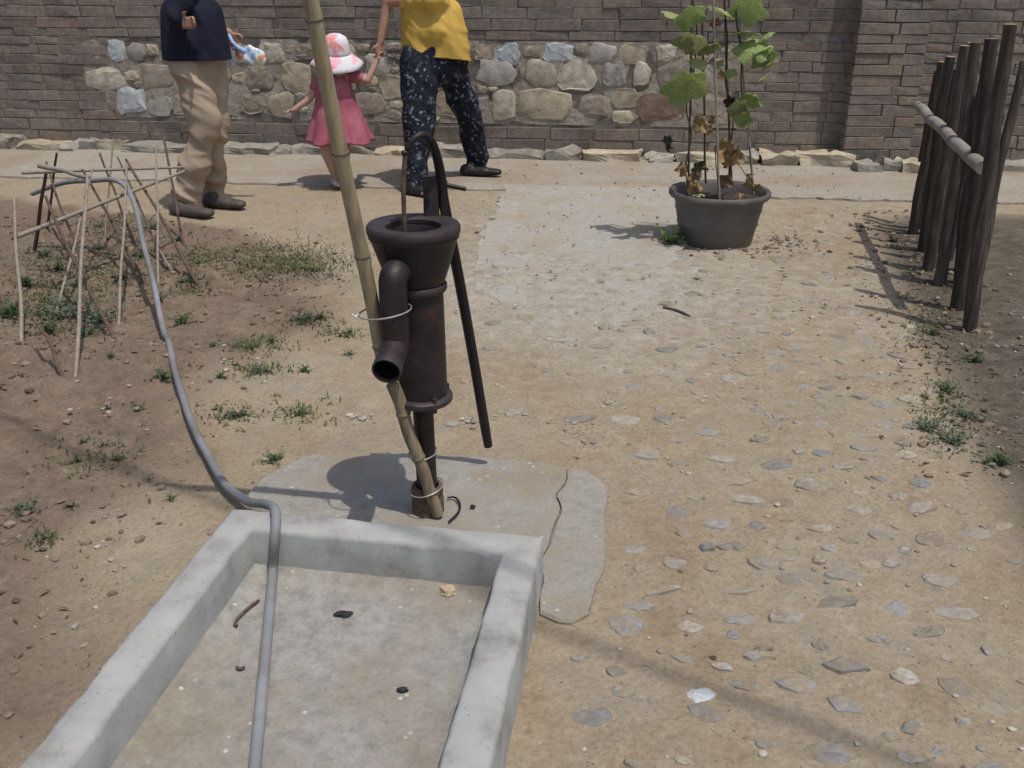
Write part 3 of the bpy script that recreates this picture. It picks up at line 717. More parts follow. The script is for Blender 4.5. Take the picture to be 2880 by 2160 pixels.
for a in [(LG[0], 1926, 222, 5.30, .125, 10, -58, 5), (LGP[0], 1950, 105, 5.34, .105, -15, -35, 10), (LGP[1], 1998, 128, 5.36, .065, 60, -30, 20),
          (LG[1], 2118, 135, 5.34, .10, -10, 55, -5), (LG[2], 2150, 150, 5.36, .075, 40, -50, 25), (LGP[2], 2165, 175, 5.38, .05, 70, -40, 10),
          (LGP[0], 2072, 292, 5.34, .062, 20, -60, 0), (LG[0], 2118, 272, 5.36, .062, -30, -45, 10), (LGP[1], 2138, 282, 5.34, .042, -80, -60, 30),
          (LG[1], 2086, 325, 5.36, .052, 5, -75, 0), (LGP[2], 2102, 90, 5.40, .07, 160, 30, 0), (LG[2], 1940, 30, 5.36, .09, 20, -50, 0),
          (LG[0], 2110, 10, 5.38, .10, -20, -50, 5), (LGP[1], 2040, 30, 5.4, .08, 100, 40, 0), (LGP[0], 1905, 40, 5.4, .07, 60, 35, 0),
          (LGP[0], 1965, 170, 5.38, .05, 200, -40, 10), (LGP[1], 1900, 165, 5.34, .045, 40, -30, -20), (LG[1], 2155, 95, 5.40, .05, 100, -30, 10), (LGP[2], 2052, 200, 5.44, .045, 10, -50, 0), (LGP[0], 2140, 220, 5.36, .04, 60, -40, 0), (LGP[1], 2098, 340, 5.36, .036, 140, -60, 10), (LDK[0], 1876, 390, 5.38, .028, 0, -80, 0), (LDK[1], 1876, 412, 5.38, .022, 40, -80, 0), (LDK[0], 2052, 282, 5.44, .035, 0, -80, 20),
          (LDRY[0], 1962, 340, 5.36, .052, 20, -75, 10), (LDRY[1], 1998, 325, 5.38, .034, 90, -70, 0), (LDRY[2], 1990, 362, 5.38, .03, 10, -85, 0),
          (LDRY[3], 2044, 410, 5.38, .058, -20, -80, 10), (LDRY[0], 2060, 430, 5.38, .055, 50, -75, 0), (LDRY[1], 2035, 445, 5.36, .045, 120, -80, 0),
          (LDRY[2], 1945, 490, 5.36, .045, 30, -80, 0), (LDRY[1], 1925, 470, 5.38, .04, 200, -70, 0), (LDK[1], 1962, 465, 5.36, .042, 20, -80, 0),
          (LDRY[3], 2098, 505, 5.36, .045, 90, -80, 0), (LDRY[0], 2035, 500, 5.40, .045, 10, -70, 0), (LDRY[2], 2128, 520, 5.34, .03, 10, -40, 0),
          (LDRY[3], 1955, 520, 5.30, .04, 0, -30, 0), (LGP[2], 1968, 545, 5.28, .035, 20, 10, 0), (LDRY[1], 2086, 545, 5.28, .03, 10, 5, 0),
          (LDRY[2], 2010, 60, 5.42, .03, 0, -70, 0), (LGP[2], 2020, 175, 5.42, .035, 30, -60, 0), (LDRY[0], 2022, 205, 5.42, .03, 60, -80, 0)]:
    a = list(a)
    if a[0] in LG or a[0] in LGP: a[6] *= .78
    leaf(*a)

# ------------------------------------------------------------------ pole fence
fe = thing('pole_fence', 'dark upright pole fence lashed to one pale rail', 'fence', (2.3, 4.9, 0))
def pole(b, t_, r0, r1, cut=True):
    n = 10; s0 = random.random()*90; pts = []; rad = []
    for k in range(n+1):
        c = b.lerp(t_, k/n) + Vector((noise.noise(Vector((s0, k*.35, 0))), noise.noise(Vector((0, k*.35, s0))), 0))*.014
        pts.append(c); rad.append((r0+(r1-r0)*k/n)*(1 + .12*noise.noise(Vector((s0, k*.8, 5)))))
    o = tube('pole', pts, rad, 'fence', fe, 10)
    if cut:
        dd = (pts[-1]-pts[-2]).normalized()
        tube('cut_end', [pts[-1]-dd*.002, pts[-1]+dd*.003], rad[-1]*.92, 'cut_end', o, 10)
for (bu, bv, tu, tv, dy, r) in [(2562, 662, 2652, 175, -.05, .030), (2596, 712, 2668, 160, -.02, .034), (2607, 764, 2716, 130, .0, .036), (2644, 804, 2748, 120, .02, .034), (2697, 872, 2790, 110, .0, .036),
                                 (2730, 930, 2840, 70, .02, .034)]:
    b = G(bu, bv); b.z = gz(b.x, b.y) - .12
    b0_ = G(bu, bv); pole(b, P(tu, tv, b0_.y + dy), r*.90, r*.76)
frg = random.Random(31)
for k in range(8):
    y = 5.70 - k*.19 + frg.uniform(-.04, .04); x = FENCE(y) + .075 + frg.uniform(-.02, .03)
    b = Vector((x, y, gz(x, y) - .12)); pole(b, Vector((x + frg.uniform(-.07, .07), y + frg.uniform(-.09, .09), frg.uniform(.92, 1.12))), frg.uniform(.022, .030), frg.uniform(.018, .024))
r1_, r2_ = P(2598, 296, 5.66), P(2717, 408, 4.52); dd = r2_ - r1_
tube('rail', [r1_ + dd*k/8*1.42 + Vector((-.035 + noise.noise(Vector((k*.7, 3, 1)))*.012, 0, noise.noise(Vector((1, k*.7, 2)))*.012)) for k in range(9)], [.024, .0265, .027, .0285, .028, .029, .028, .03, .03], 'rail', fe, 12)
p = P(2594, 455, 5.78); tube('pole', [p, P(2640, 200, 5.80)], .026, 'fence', fe, 10)

# ------------------------------------------------------------------ people
def hand_caps(wrist, palm_dir, side, s=1.0, curl=.5, normal=None):
    """palm, four unequal bent fingers and a thumb"""
    pdv = Vector(palm_dir).normalized(); sd = Vector(side); sd = (sd - pdv*sd.dot(pdv)).normalized(); nn = pdv.cross(sd)
    if normal is not None and nn.dot(Vector(normal)) < 0: nn = -nn
    w_ = Vector(wrist); out = [(w_, w_ + pdv*.03*s, .021*s, .024*s, (nn, .7))]
    for k in (-1, -.33, .33, 1): out.append((w_ + pdv*.02*s + sd*.016*k*s, w_ + pdv*.078*s + sd*.026*k*s, .014*s, .0125*s))
    for k, ln in zip((-1, -.33, .33, 1), (.060, .078, .082, .068)):
        a = w_ + pdv*.080*s + sd*.0275*k*s
        b = a + (pdv*math.cos(curl*.6) + nn*math.sin(curl*.6))*ln*.5*s
        c = b + (pdv*math.cos(curl*1.6) + nn*math.sin(curl*1.6))*ln*.5*s
        out += [(a, b, .0092*s, .0085*s), (b, c, .0085*s, .0072*s)]
    a = w_ + pdv*.025*s + sd*.026*s; b = a + (pdv*.6 + sd*.75 + nn*.25).normalized()*.038*s; c = b + (pdv*.85 + sd*.25 + nn*.45).normalized()*.030*s
    return out + [(a, b, .0125*s, .0105*s), (b, c, .0105*s, .0085*s)]
def head_caps(c, fwd, s=1.0):
    f_ = Vector(fwd).normalized(); u = Vector((0, 0, 1)); r = f_.cross(u); c = Vector(c)
    o = [(c + u*.03*s - f_*.015*s, c + u*.03*s + f_*.01*s, .083*s, .078*s), (c - u*.03*s + f_*.02*s, c - u*.06*s + f_*.035*s, .064*s, .05*s),
         (c - u*.085*s + f_*.055*s, c - u*.088*s + f_*.06*s, .026*s, .022*s),
         (c + u*.0*s + f_*.084*s, c - u*.03*s + f_*.096*s, .009*s, .014*s), (c - u*.058*s + f_*.075*s - r*.014*s, c - u*.058*s + f_*.075*s + r*.014*s, .010*s, .010*s),
         (c + u*.022*s + f_*.072*s - r*.035*s, c + u*.022*s + f_*.072*s + r*.035*s, .012*s, .012*s)]
    for k in (-1, 1): o.append((c - f_*.005*s + r*.078*k*s + u*.012*s, c - f_*.005*s + r*.08*k*s - u*.018*s, .017*s, .012*s, (r, .5)))
    return o
def hair_caps(c, fwd, s=1.0, bun=False):
    f_ = Vector(fwd).normalized(); u = Vector((0, 0, 1)); c = Vector(c)
    o = [(c + u*.045*s - f_*.03*s, c + u*.052*s + f_*.006*s, .085*s, .079*s), (c + u*.02*s - f_*.04*s, c - u*.03*s - f_*.045*s, .078*s, .058*s)]
    if bun: o.append((c - f_*.125*s, c - f_*.13*s, .035*s, .035*s))
    return o
def eyes(parent, c, fwd, s=1.0):
    f_ = Vector(fwd).normalized(); u = Vector((0, 0, 1)); r = f_.cross(u)
    for k in (-1, 1): fuse('eye', [(Vector(c) + f_*.079*s + r*.031*k*s + u*.004*s, Vector(c) + f_*.0792*s + r*.0315*k*s + u*.004*s, .0085*s, .0085*s)], .003, 'hair', parent, 1)
def cloth_folds(amp, sc, seed, direction=(1, 0, .6)):
    dv = Vector(direction).normalized(); e1_ = dv.orthogonal().normalized(); e2_ = dv.cross(e1_)
    def f_(p):
        w_ = noise.noise(p*sc*.35 + Vector((seed, 3, 0)))*.5
        a = Vector((p.dot(dv)*sc + w_ + seed, p.dot(e1_)*sc*.28, p.dot(e2_)*sc*.28))
        r = 1 - abs(noise.noise(a))*2.6; r2 = 1 - abs(noise.noise(a*2.1 + Vector((7, 1, 3))))*2.6
        return amp*(max(r, -.6) - .45 + .35*(max(r2, -.6) - .4))
    return f_
U = Vector((0, 0, 1))
def shoe(parent, heel, toe, s=1.0, m='shoe', name='shoe'):
    heel, toe = Vector(heel), Vector(toe); d = toe-heel; d.z = 0; d.normalize(); ln = (toe-heel).length; zz = Vector((0, 0, 1))
    base = heel + zz*.03*s
    o = fuse(name, [(base, base + d*ln*.55, .037*s, .041*s, (zz, .8)), (base + d*ln*.5, base + d*ln*.86, .042*s, .035*s, (zz, .62)), (base + zz*.012*s, base + zz*.022*s + d*.03*s, .033*s, .031*s)], .007, m, parent, 3)
    mnz = min(v.co.z for v in o.data.vertices)
    gzv = gz(heel.x, heel.y)
    for v in o.data.vertices:
        v.co.z = max(v.co.z - mnz + heel.z, heel.z + .002)
    return o

# man in khaki trousers, walking towards the pump
zm = 0.0
r_heel, r_toe = G(497, 603), G(566, 612); f_heel, f_toe = G(590, 580), G(690, 590)
for p in (r_heel, r_toe, f_heel, f_toe): p.z = max(gz(p.x, p.y), -.02)
man = thing('person', 'person in khaki trousers and a navy top striding past the stone wall', 'person', ((r_heel.x+f_toe.x)/2, 6.25, gz(-1.95, 6.25)))
H1, H2 = P(534, 218, 6.20), P(588, 215, 6.34); K1, K2 = P(578, 352, 6.14), P(603, 358, 6.30); A1, A2 = P(519, 566, 6.16), P(598, 545, 6.42)
hipc = (H1+H2)/2
ms = Vector((hipc.x, hipc.y, 0)); fw = Vector((.96, .28, 0)).normalized(); sdv = Vector((-fw.y, fw.x, 0))
chest = ms + U*1.22; shn, shf = chest + U*.17 - sdv*.17, chest + U*.17 + sdv*.17
mh = ms + U*1.60 + fw*.03
hn = P(508, 70, 6.02); en = ms + U*1.20 - sdv*.24 - fw*.10
ef = ms + U*1.13 + sdv*.22 + fw*.04; hf = P(642, 92, 6.44)
body = [(H1, K1, .085, .06), (K1, A1, .058, .042), (H2, K2, .085, .06), (K2, A2, .058, .042), (ms+U*.92, ms+U*1.1, .13, .13), (ms+U*1.1, chest, .13, .15), (chest, ms+U*1.40, .14, .09), (ms+U*1.40, ms+U*1.52+fw*.02, .055, .052),
        (shn, en, .05, .042), (en, hn, .04, .028), (shf, ef, .05, .042), (ef, hf, .04, .028),
        (A1, r_heel+U*.06, .042, .032), (r_heel+U*.04, r_toe+U*.03, .024, .016), (A2, f_heel+U*.06, .042, .032), (f_heel+U*.04, f_heel.lerp(f_toe, .6)+U*.03, .024, .016)]
body += head_caps(mh, fw) + hand_caps(hn, Vector((.55, -.2, .1)), Vector((.1, 0, 1)), 1.0, .7) + hand_caps(hf, Vector((.5, .1, -.8)), Vector((1, 0, .3)), 1.0, 1.2)
mb = fuse('body', body, .0085, 'skin', man, 3); eyes(mb, mh, fw)
fuse('hair', hair_caps(mh, fw), .009, 'hair', man, 3, cloth_folds(.003, 30, 3))
fuse('trousers', [(H1+U*.1, K1, .120, .100), (K1, A1+U*.02, .098, .098), (A1+U*.03, A1-U*.035, .096, .10), (H2+U*.1, K2, .118, .092), (K2, A2+U*.02, .09, .086), (A2+U*.03, A2-U*.02, .085, .088), (H1+U*.10, H2+U*.10, .125, .125), (hipc+U*.06, hipc+U*.14, .15, .15)], .011, 'khaki', man, 5, cloth_folds(.020, 8, 4, (.50, .1, .86)))
tz = hipc.z + .12
sc_ = P(553, 150, 6.22); sx = Vector((sc_.x, sc_.y, 0))
hemz = P(553, 171, 6.10).z
fuse('top', [(sx + Vector((-.062, 0, hemz-.08)), sx + Vector((-.055, 0, hemz+.25)), .148, .140), (sx + Vector((.062, 0, hemz-.08)), sx + Vector((.055, 0, hemz+.25)), .148, .140), (sx + U*(hemz+.12), chest, .175, .17), (chest, ms+U*1.40, .165, .10), (shn - U*.01, en, .07, .058), (en, en.lerp(hn, .75), .056, .042), (shf - U*.01, ef, .07, .058), (ef, ef.lerp(hf, .7), .056, .042), (chest + U*.15 - sdv*.13, chest + U*.15 + sdv*.13, .08, .08)], .011, 'navy', man, 5, cloth_folds(.010, 8, 9), (Vector((0, 0, hemz)), Vector((0, 0, 1))))
shoe(man, r_heel, r_toe + (r_toe-r_heel)*.5, 1.25, 'shoe_brown'); shoe(man, f_heel, f_toe, 1.25, 'shoe_brown')
bg = thing('plastic_bag', 'crumpled blue bag with bright print carried behind the navy top', 'bag', hf - U*.3)
bc = P(702, 158, 6.42)
fuse('bag_body', [(bc - Vector((.05, 0, -.015)), bc + Vector((.06, 0, -.02)), .05, .045, (Vector((0, 1, 0)), .45)), (bc + Vector((.0, 0, .03)), bc + Vector((.07, 0, .0)), .04, .035, (Vector((0, 1, 0)), .45))], .008, 'bag', bg, 3, cloth_folds(.008, 18, 2))
tube('handle', catmull([hf + Vector((.0, -.01, -.0)), P(655, 120, 6.40), P(678, 140, 6.40), bc + Vector((-.03, 0, .03))], 5), [.012]*8 + [.018]*8, 'bag_blue', bg, 8)
tube('handle', catmull([hf + Vector((0, .01, -.02)), P(650, 150, 6.45), P(649, 185, 6.46)], 5), .011, 'bag_blue', bg, 8)

# woman in floral trousers
wr_heel, wr_toe = G(1150, 545), G(1196, 556); wf_heel, wf_toe = G(1308, 494, .012), G(1412, 498, .012)
wr_heel.z = wr_toe.z = gz(wr_heel.x, wr_heel.y)
wom = thing('person', 'person in yellow shirt and dark floral trousers holding the child by the hand', 'person', (-.38, 7.05, 0))
H1, H2 = P(1178, 205, 6.98), P(1268, 205, 7.12); K1, K2 = P(1180, 365, 6.86), P(1322, 342, 7.28); A1, A2 = P(1168, 520, 6.78), P(1342, 455, 7.42)
hipc = (H1+H2)/2; ms = Vector((hipc.x+.01, hipc.y, 0)); fw = Vector((.94, .34, 0)).normalized(); sdv = Vector((-fw.y, fw.x, 0))
chest = ms + U*1.14; shn, shf = chest + U*.14 - sdv*.15 - fw*.03, chest + U*.14 + sdv*.15
wh = ms + U*1.47 + fw*.03
hw = P(1070, 118, 6.98); ew = P(1090, 5, 7.02)
ef = chest + U*-.16 + sdv*.22 - fw*.03; hf2 = chest + U*-.36 + sdv*.21 - fw*.02
body = [(H1, K1, .10, .06), (K1, A1, .058, .040), (H2, K2, .08, .055), (K2, A2, .055, .040), (ms+U*.86, ms+U*1.0, .14, .14), (ms+U*1.0, chest, .14, .14), (chest, ms+U*1.28, .13, .08), (ms+U*1.28, ms+U*1.40+fw*.02, .05, .048),
        (shn, ew, .05, .04), (ew, hw, .037, .026), (shf, ef, .05, .04), (ef, hf2, .037, .026),
        (A1, wr_heel+U*.06, .038, .03), (wr_heel+U*.04, wr_toe+U*.03, .022, .016), (A2, wf_heel+U*.055+fw*.02, .036, .028), (wf_heel+U*.04, wf_heel.lerp(wf_toe, .6)+U*.03, .022, .016)]
body += head_caps(wh, fw, .97) + hand_caps(hw, Vector((-.06, -.15, -1)), Vector((-.7, -.6, 0)), .95, 1.1) + hand_caps(hf2, Vector((.05, .0, -1)), Vector((1, .3, 0)), .95, .5)
wb = fuse('body', body, .0085, 'skin', wom, 3); eyes(wb, wh, fw, .97)
fuse('hair', hair_caps(wh, fw, .97, True), .009, 'hair', wom, 3, cloth_folds(.003, 30, 3))
fuse('trousers', [(H1+U*.05, K1, .140, .112), (K1, A1+U*.02, .110, .082), (A1+U*.04, A1-U*.03, .080, .082), (H2+U*.05, K2, .125, .098), (K2, A2+U*.03, .096, .088), (A2+U*.04, A2-U*.02, .086, .088), (H1+U*.08, H2+U*.08, .135, .135), (hipc+U*.06, hipc+U*.12, .165, .16)], .011, 'floral', wom, 6, cloth_folds(.014, 7, 14, (.75, .1, .66)))
sb = P(1222, 120, 7.05); sb2 = Vector((sb.x, sb.y, 0)); hz = P(1240, 150, 6.92).z
wz = P(1240, 162, 6.90).z
fuse('shirt', [(sb2 + Vector((-.085, 0, wz-.08)), sb2 + Vector((-.07, 0, wz+.25)), .160, .155), (sb2 + Vector((.085, -.01, wz-.08)), sb2 + Vector((.06, 0, wz+.25)), .168, .155), (sb2 + U*(wz+.18), chest, .19, .165), (chest, ms+U*1.27, .16, .09), (shn, shn.lerp(ew, .6), .068, .058), (shf, shf.lerp(ef, .7), .07, .06), (chest+U*.12-sdv*.11, chest+U*.12+sdv*.11, .08, .08)], .011, 'yellow', wom, 5, cloth_folds(.017, 7, 21, (.8, 0, .6)), (Vector((sb2.x+.05, sb2.y, wz-.025)), Vector((.08, .14, 1))))
shoe(wom, wr_heel, wr_toe + Vector((.06, 0, 0)), 1.15); shoe(wom, wf_heel, wf_toe, 1.15)

# child with the sun hat
CY = 6.93
a1f, a2f = G(944, 527), G(972, 536)
for p in (a1f, a2f): p.z = .012
ch = thing('person', 'small child in pink dress and printed sun hat', 'person', ((a1f.x+a2f.x)/2, CY, 0))
fw = Vector((.42, -.90, 0)).normalized(); sdv = Vector((-fw.y, fw.x, 0))
hc = P(945, 178, CY); nk = hc - U*.075
s1, s2 = P(899, 226, CY+.02), P(992, 214, CY); e1, h1 = P(869, 280, CY-.02), P(828, 308, CY-.04); e2, h2 = P(1034, 226, CY), P(1060, 172, 6.96)
hp1, hp2 = P(918, 350, CY), P(962, 350, CY+.02); k1, k2 = P(917, 424, CY-.03), P(968, 432, CY); a1, a2 = a1f + U*.055 + Vector((.012, 0, 0)), a2f + U*.055
tor = (hp1+hp2)/2
body = [(hp1, k1, .058, .044), (k1, a1, .044, .029), (hp2, k2, .058, .044), (k2, a2, .044, .029), (tor, (s1+s2)/2 - U*.05, .088, .082), (s1, s2, .038, .038), ((s1+s2)/2, nk, .034, .036), (s1, e1, .032, .026), (e1, h1, .026, .019), (s2, e2, .032, .026), (e2, h2, .026, .019),
        (a1, a1f+U*.03+fw*.01, .03, .027), (a1f+U*.025, a1f+U*.02+fw*.08, .026, .02), (a2, a2f+U*.03+fw*.01, .03, .027), (a2f+U*.025, a2f+U*.02+fw*.08, .026, .02)]
body += head_caps(hc, fw, .84) + hand_caps(h1, Vector((-.8, -.2, -.5)), Vector((0, -.8, .5)), .58, .9) + hand_caps(h2, Vector((.15, .0, 1)), Vector((.5, -.6, 0)), .58, 1.0)
cb = fuse('body', body, .0065, 'skin_child', ch, 3); eyes(cb, hc, fw, .84)
fuse('hair', hair_caps(hc, fw, .86), .008, 'hair', ch, 3)
# flared dress, lofted
V = []; Fc = []; rings = []
for (z_, rx, ry, cu) in [(P(945, 213, CY).z, .085, .07, 945), (P(945, 232, CY).z, .112, .09, 944), (P(945, 262, CY).z, .122, .10, 943), (P(945, 300, CY).z, .142, .118, 945), (P(945, 340, CY).z, .172, .14, 948), (P(945, 375, CY).z, .202, .165, 950), (P(945, 398, CY).z, .220, .18, 951)]:
    rings.append((z_, rx, ry, P(cu, 300, CY).x))
N = 72
fine = []
for i in range(len(rings)-1):
    for k in range(4): t_ = k/4; fine.append(tuple(a+(b-a)*t_ for a, b in zip(rings[i], rings[i+1])))
fine.append(rings[-1])
for j, (z_, rx, ry, cx) in enumerate(fine):
    t_ = j/(len(fine)-1)
    for k in range(N):
        th = 2*math.pi*k/N; fl = 1 + t_**1.3*(.10*math.sin(th*8 + 2.5*noise.noise(Vector((math.cos(th)*2, math.sin(th)*2, t_*.8)))) + .05*math.sin(th*17 + 3*noise.noise(Vector((math.cos(th)*3, math.sin(th)*3, 5))))) + .03*noise.noise(Vector((math.cos(th)*3, math.sin(th)*3, t_*4)))
        V.append((cx + rx*fl*math.cos(th), CY + ry*fl*math.sin(th), z_ + .012*t_*math.sin(th*4+1)))
for j in range(len(fine)-1):
    for k in range(N): Fc.append((j*N+k, j*N+(k+1) % N, (j+1)*N+(k+1) % N, (j+1)*N+k))
n0 = len(V); V2 = [Vector(v) for v in V]
for j in range(len(fine)-3, len(fine)):      # turned-in hem
    pass
Fc.append(tuple(range(N)))
dr = mesh_obj('dress', V, Fc, 'pink', ch)
sol = dr.modifiers.new('thick', 'SOLIDIFY'); sol.thickness = .004; sol.offset = -1
fuse('sleeve', [(s1, s1.lerp(e1, .35), .046, .045)], .008, 'pink', ch, 2); fuse('sleeve', [(s2, s2.lerp(e2, .35), .046, .045)], .008, 'pink', ch, 2)
shoe(ch, a1f - fw*.03, a1f + fw*.11, .72, 'shoe_pale'); shoe(ch, a2f - fw*.03, a2f + fw*.11, .72, 'shoe_pale')
# sun hat: crown and drooping wavy brim
hat = thing('sun_hat', 'white floppy sun hat with red and orange flower print', 'hat', hc + U*.03)
hcn = P(945, 150, CY)
ax = (Vector((.06, -.22, 1))).normalized(); rx_ = (Vector((1, 0, 0)) - ax*ax.x).normalized(); ry_ = ax.cross(rx_)
def hatring(r, h, wav=0, ph=0):
    out = []
    for k in range(60):
        th = 2*math.pi*k/60; hh = h + wav*(math.sin(3*th+ph) + .5*math.sin(5*th+1))
        out.append(hcn + (rx_*math.cos(th) + ry_*math.sin(th))*r + ax*hh)
    return out
def lay(prof):
    V = []; Fc = []
    for (r, h, wv) in prof: V += hatring(r, h, wv, 2.2)
    for j in range(len(prof)-1):
        for k in range(60): Fc.append((j*60+k, j*60+(k+1) % 60, (j+1)*60+(k+1) % 60, (j+1)*60+k))
    return V, Fc
V, Fc = lay([(.001, .125, 0), (.045, .122, 0), (.072, .105, 0), (.086, .07, 0), (.094, .02, 0), (.096, .0, 0)])
c_ = mesh_obj('crown', V, Fc, 'hat', hat); c_.modifiers.new('t', 'SOLIDIFY').thickness = .003
V, Fc = lay([(.0965, .0, 0), (.115, -.012, .001), (.14, -.03, .004), (.165, -.052, .008), (.186, -.074, .012)])
c_ = mesh_obj('brim', V, Fc, 'hat', hat); c_.modifiers.new('t', 'SOLIDIFY').thickness = .003
o = fuse('tissue', [(h1 + Vector((-.035, -.01, -.02)), h1 + Vector((-.055, 0, -.035)), .016, .012)], .005, 'white', None, 1, cloth_folds(.004, 40, 2))
tag(o, 'small crumpled white tissue in the hand of the child', 'tissue')

# ------------------------------------------------------------------ wall
wall = thing('courtyard_wall', 'old courtyard wall of rubble stone framed by weathered brown-grey brick', 'wall', W0, rz=WANG)
def wlink(name, me, m, x, y, z, par=None):
    if m is not None and not me.materials: me.materials.append(M[m])
    o = bpy.data.objects.new(name, me); COL.objects.link(o); o.parent = par or wall; o.location = (x, y, z); return o
def wbox(name, x0, x1, y0, y1, z0, z1, m):
    b = bmesh.new(); bmesh.ops.create_cube(b, size=1)
    for v in b.verts: v.co = Vector(((x0+x1)/2 + v.co.x*(x1-x0), (y0+y1)/2 + v.co.y*(y1-y0), (z0+z1)/2 + v.co.z*(z1-z0)))
    me = bpy.data.meshes.new(name); b.to_mesh(me); b.free(); return wlink(name, me, m, 0, 0, 0)
WTOP = 2.5
zb = WL(1200, 341)[1]; zt = WL(1200, 117)[1]
xl = [WL(305, 150)[0], WL(250, 220)[0], WL(338, 290)[0]]; xr = [WL(2075, 150)[0], WL(2030, 220)[0], WL(2090, 290)[0]]
PJ = .17
xp0, xp1 = WL(2392, 260, PJ)[0], WL(2588, 260, PJ)[0]
wbox('core', -9, 10, .003, .40, -.1, WTOP, 'jointmortar')
wbox('coping', -9, 10, -.06, .46, WTOP, WTOP+.09, 'mortar')
# rough mortar face of the rubble panel
nxm, nzm = 120, 26; V = []; xa, xb_ = min(xl)-.25, max(xr)+.25
for j in range(nzm+1):
    for i in range(nxm+1):
        x = xa + (xb_-xa)*i/nxm; z = zb-.01 + (zt-zb+.02)*j/nzm
        V.append((x, .001 + .010*fbm(x, z, 5), z))
me = bpy.data.meshes.new('mortar_face'); me.from_pydata(V, [], [(j*(nxm+1)+i, j*(nxm+1)+i+1, (j+1)*(nxm+1)+i+1, (j+1)*(nxm+1)+i) for j in range(nzm) for i in range(nxm)])
me.polygons.foreach_set('use_smooth', [True]*len(me.polygons)); wlink('mortar_face', me, 'mortar', 0, 0, 0)
# bricks
def brick_mesh(ln, ht, seed):
    b = bmesh.new(); bmesh.ops.create_cube(b, size=1); rg = random.Random(seed)
    for v in b.verts: v.co = Vector((v.co.x*ln + rg.uniform(-.005, .005), v.co.y*.10 + .05 + (rg.uniform(-.006, .004) if v.co.y < 0 else 0), v.co.z*ht + rg.uniform(-.004, .004)))
    bmesh.ops.bevel(b, geom=[e for e in b.edges if all(v.co.y < .02 for v in e.verts)], offset=.003, segments=1, affect='EDGES')
    me = bpy.data.meshes.new('brick'); b.to_mesh(me); b.free(); me.materials.append(M['brick']); return me
CH = .084
BL = [.17, .25, .30, .36]
BM = {(i, s): brick_mesh(BL[i], CH-.007, i*10+s) for i in range(4) for s in range(4)}
bricks = []          # (x, y, z, length index, variant, scale x, rotation)
CHK = [1.0]
def course(x0, x1, z, y=0.0, rot=0.0, long=False, rg=random.Random(11)):
    x = x0
    while x < x1 - .05:
        i = rg.choice((2, 3, 3)) if long else rg.choice((0, 1, 1, 2, 3))
        ln = BL[i]; sx = 1
        if x + ln > x1 - .06: sx = (x1-x)/(ln+.012); 
        bricks.append((x + ln*sx/2, y + rg.uniform(-.005, .0), z + rg.uniform(-.003, .003), i, rg.randrange(4), sx, rot, CHK[0]))
        x += ln*sx + .008
rg = random.Random(5)
z = .04
while z < 1.62:
    ch_ = rg.choice((.068, .078, .084, .090, .100)); CHK[0] = ch_/CH
    inside = zb < z + ch_/2 and z + ch_/2 < zt + .01
    off = rg.uniform(0, .2)
    if inside:
        k = 0 if z > zb + (zt-zb)*.67 else (1 if z > zb + (zt-zb)*.34 else 2)
        course(-5.2 - off, xl[k] + rg.uniform(-.05, .05), z + ch_/2); course(xr[k] + rg.uniform(-.05, .05), xp0 + .05, z + ch_/2)
    else: course(-5.2 - off, xp0 + .05, z + ch_/2, long=True)
    course(xp1 - .02, 6.0, z + ch_/2, .0)
    course(xp0, xp1, z + ch_/2, -PJ)
    bricks.append((xp0 - .0005, -.082, z + ch_/2, 0, rg.randrange(4), .90, -math.pi/2, CHK[0]))
    z += ch_
wbox('pier_core', xp0 + .008, xp1 - .008, -PJ + .010, .02, -.05, WTOP, 'jointmortar')
def vis(b):
    p = WW(b[0], b[1], b[2]) - EYE; dep = p.y*cP - p.z*sP
    u = 1402 + F_PX*p.x/dep; v = 1029 - F_PX*(p.y*sP + p.z*cP)/dep
    inn = -40 < u < 2920 and -20 < v < 520
    inp = 60 < u < 2740 and 60 < v
    hid = -600 if (xp0-.2 < b[0] < xp0 and b[1] > -.05) else 0
    return (inn*1000 + inp*500 + hid - dep)
bricks.sort(key=vis, reverse=True)
for k, (x, y, z, i, s, sx, rot, szz) in enumerate(bricks[:298]):
    o = wlink('brick', BM[(i, s)], None, x, y, z); o.scale.x = sx; o.scale.z = szz; o.rotation_euler.z = rot
bmr = bmesh.new()
for (x, y, z, i, s, sx, rot, szz) in bricks[298:]:
    tmp = BM[(i, s)].copy(); tmp.transform(Matrix.Translation((x, y, z)) @ Matrix.Rotation(rot, 4, 'Z') @ Matrix.Scale(sx, 4, (1, 0, 0)) @ Matrix.Scale(szz, 4, (0, 0, 1))); bmr.from_mesh(tmp); bpy.data.meshes.remove(tmp)
me = bpy.data.meshes.new('brickwork'); bmr.to_mesh(me); bmr.free(); stuff(wlink('brickwork', me, 'brick', 0, 0, 0))
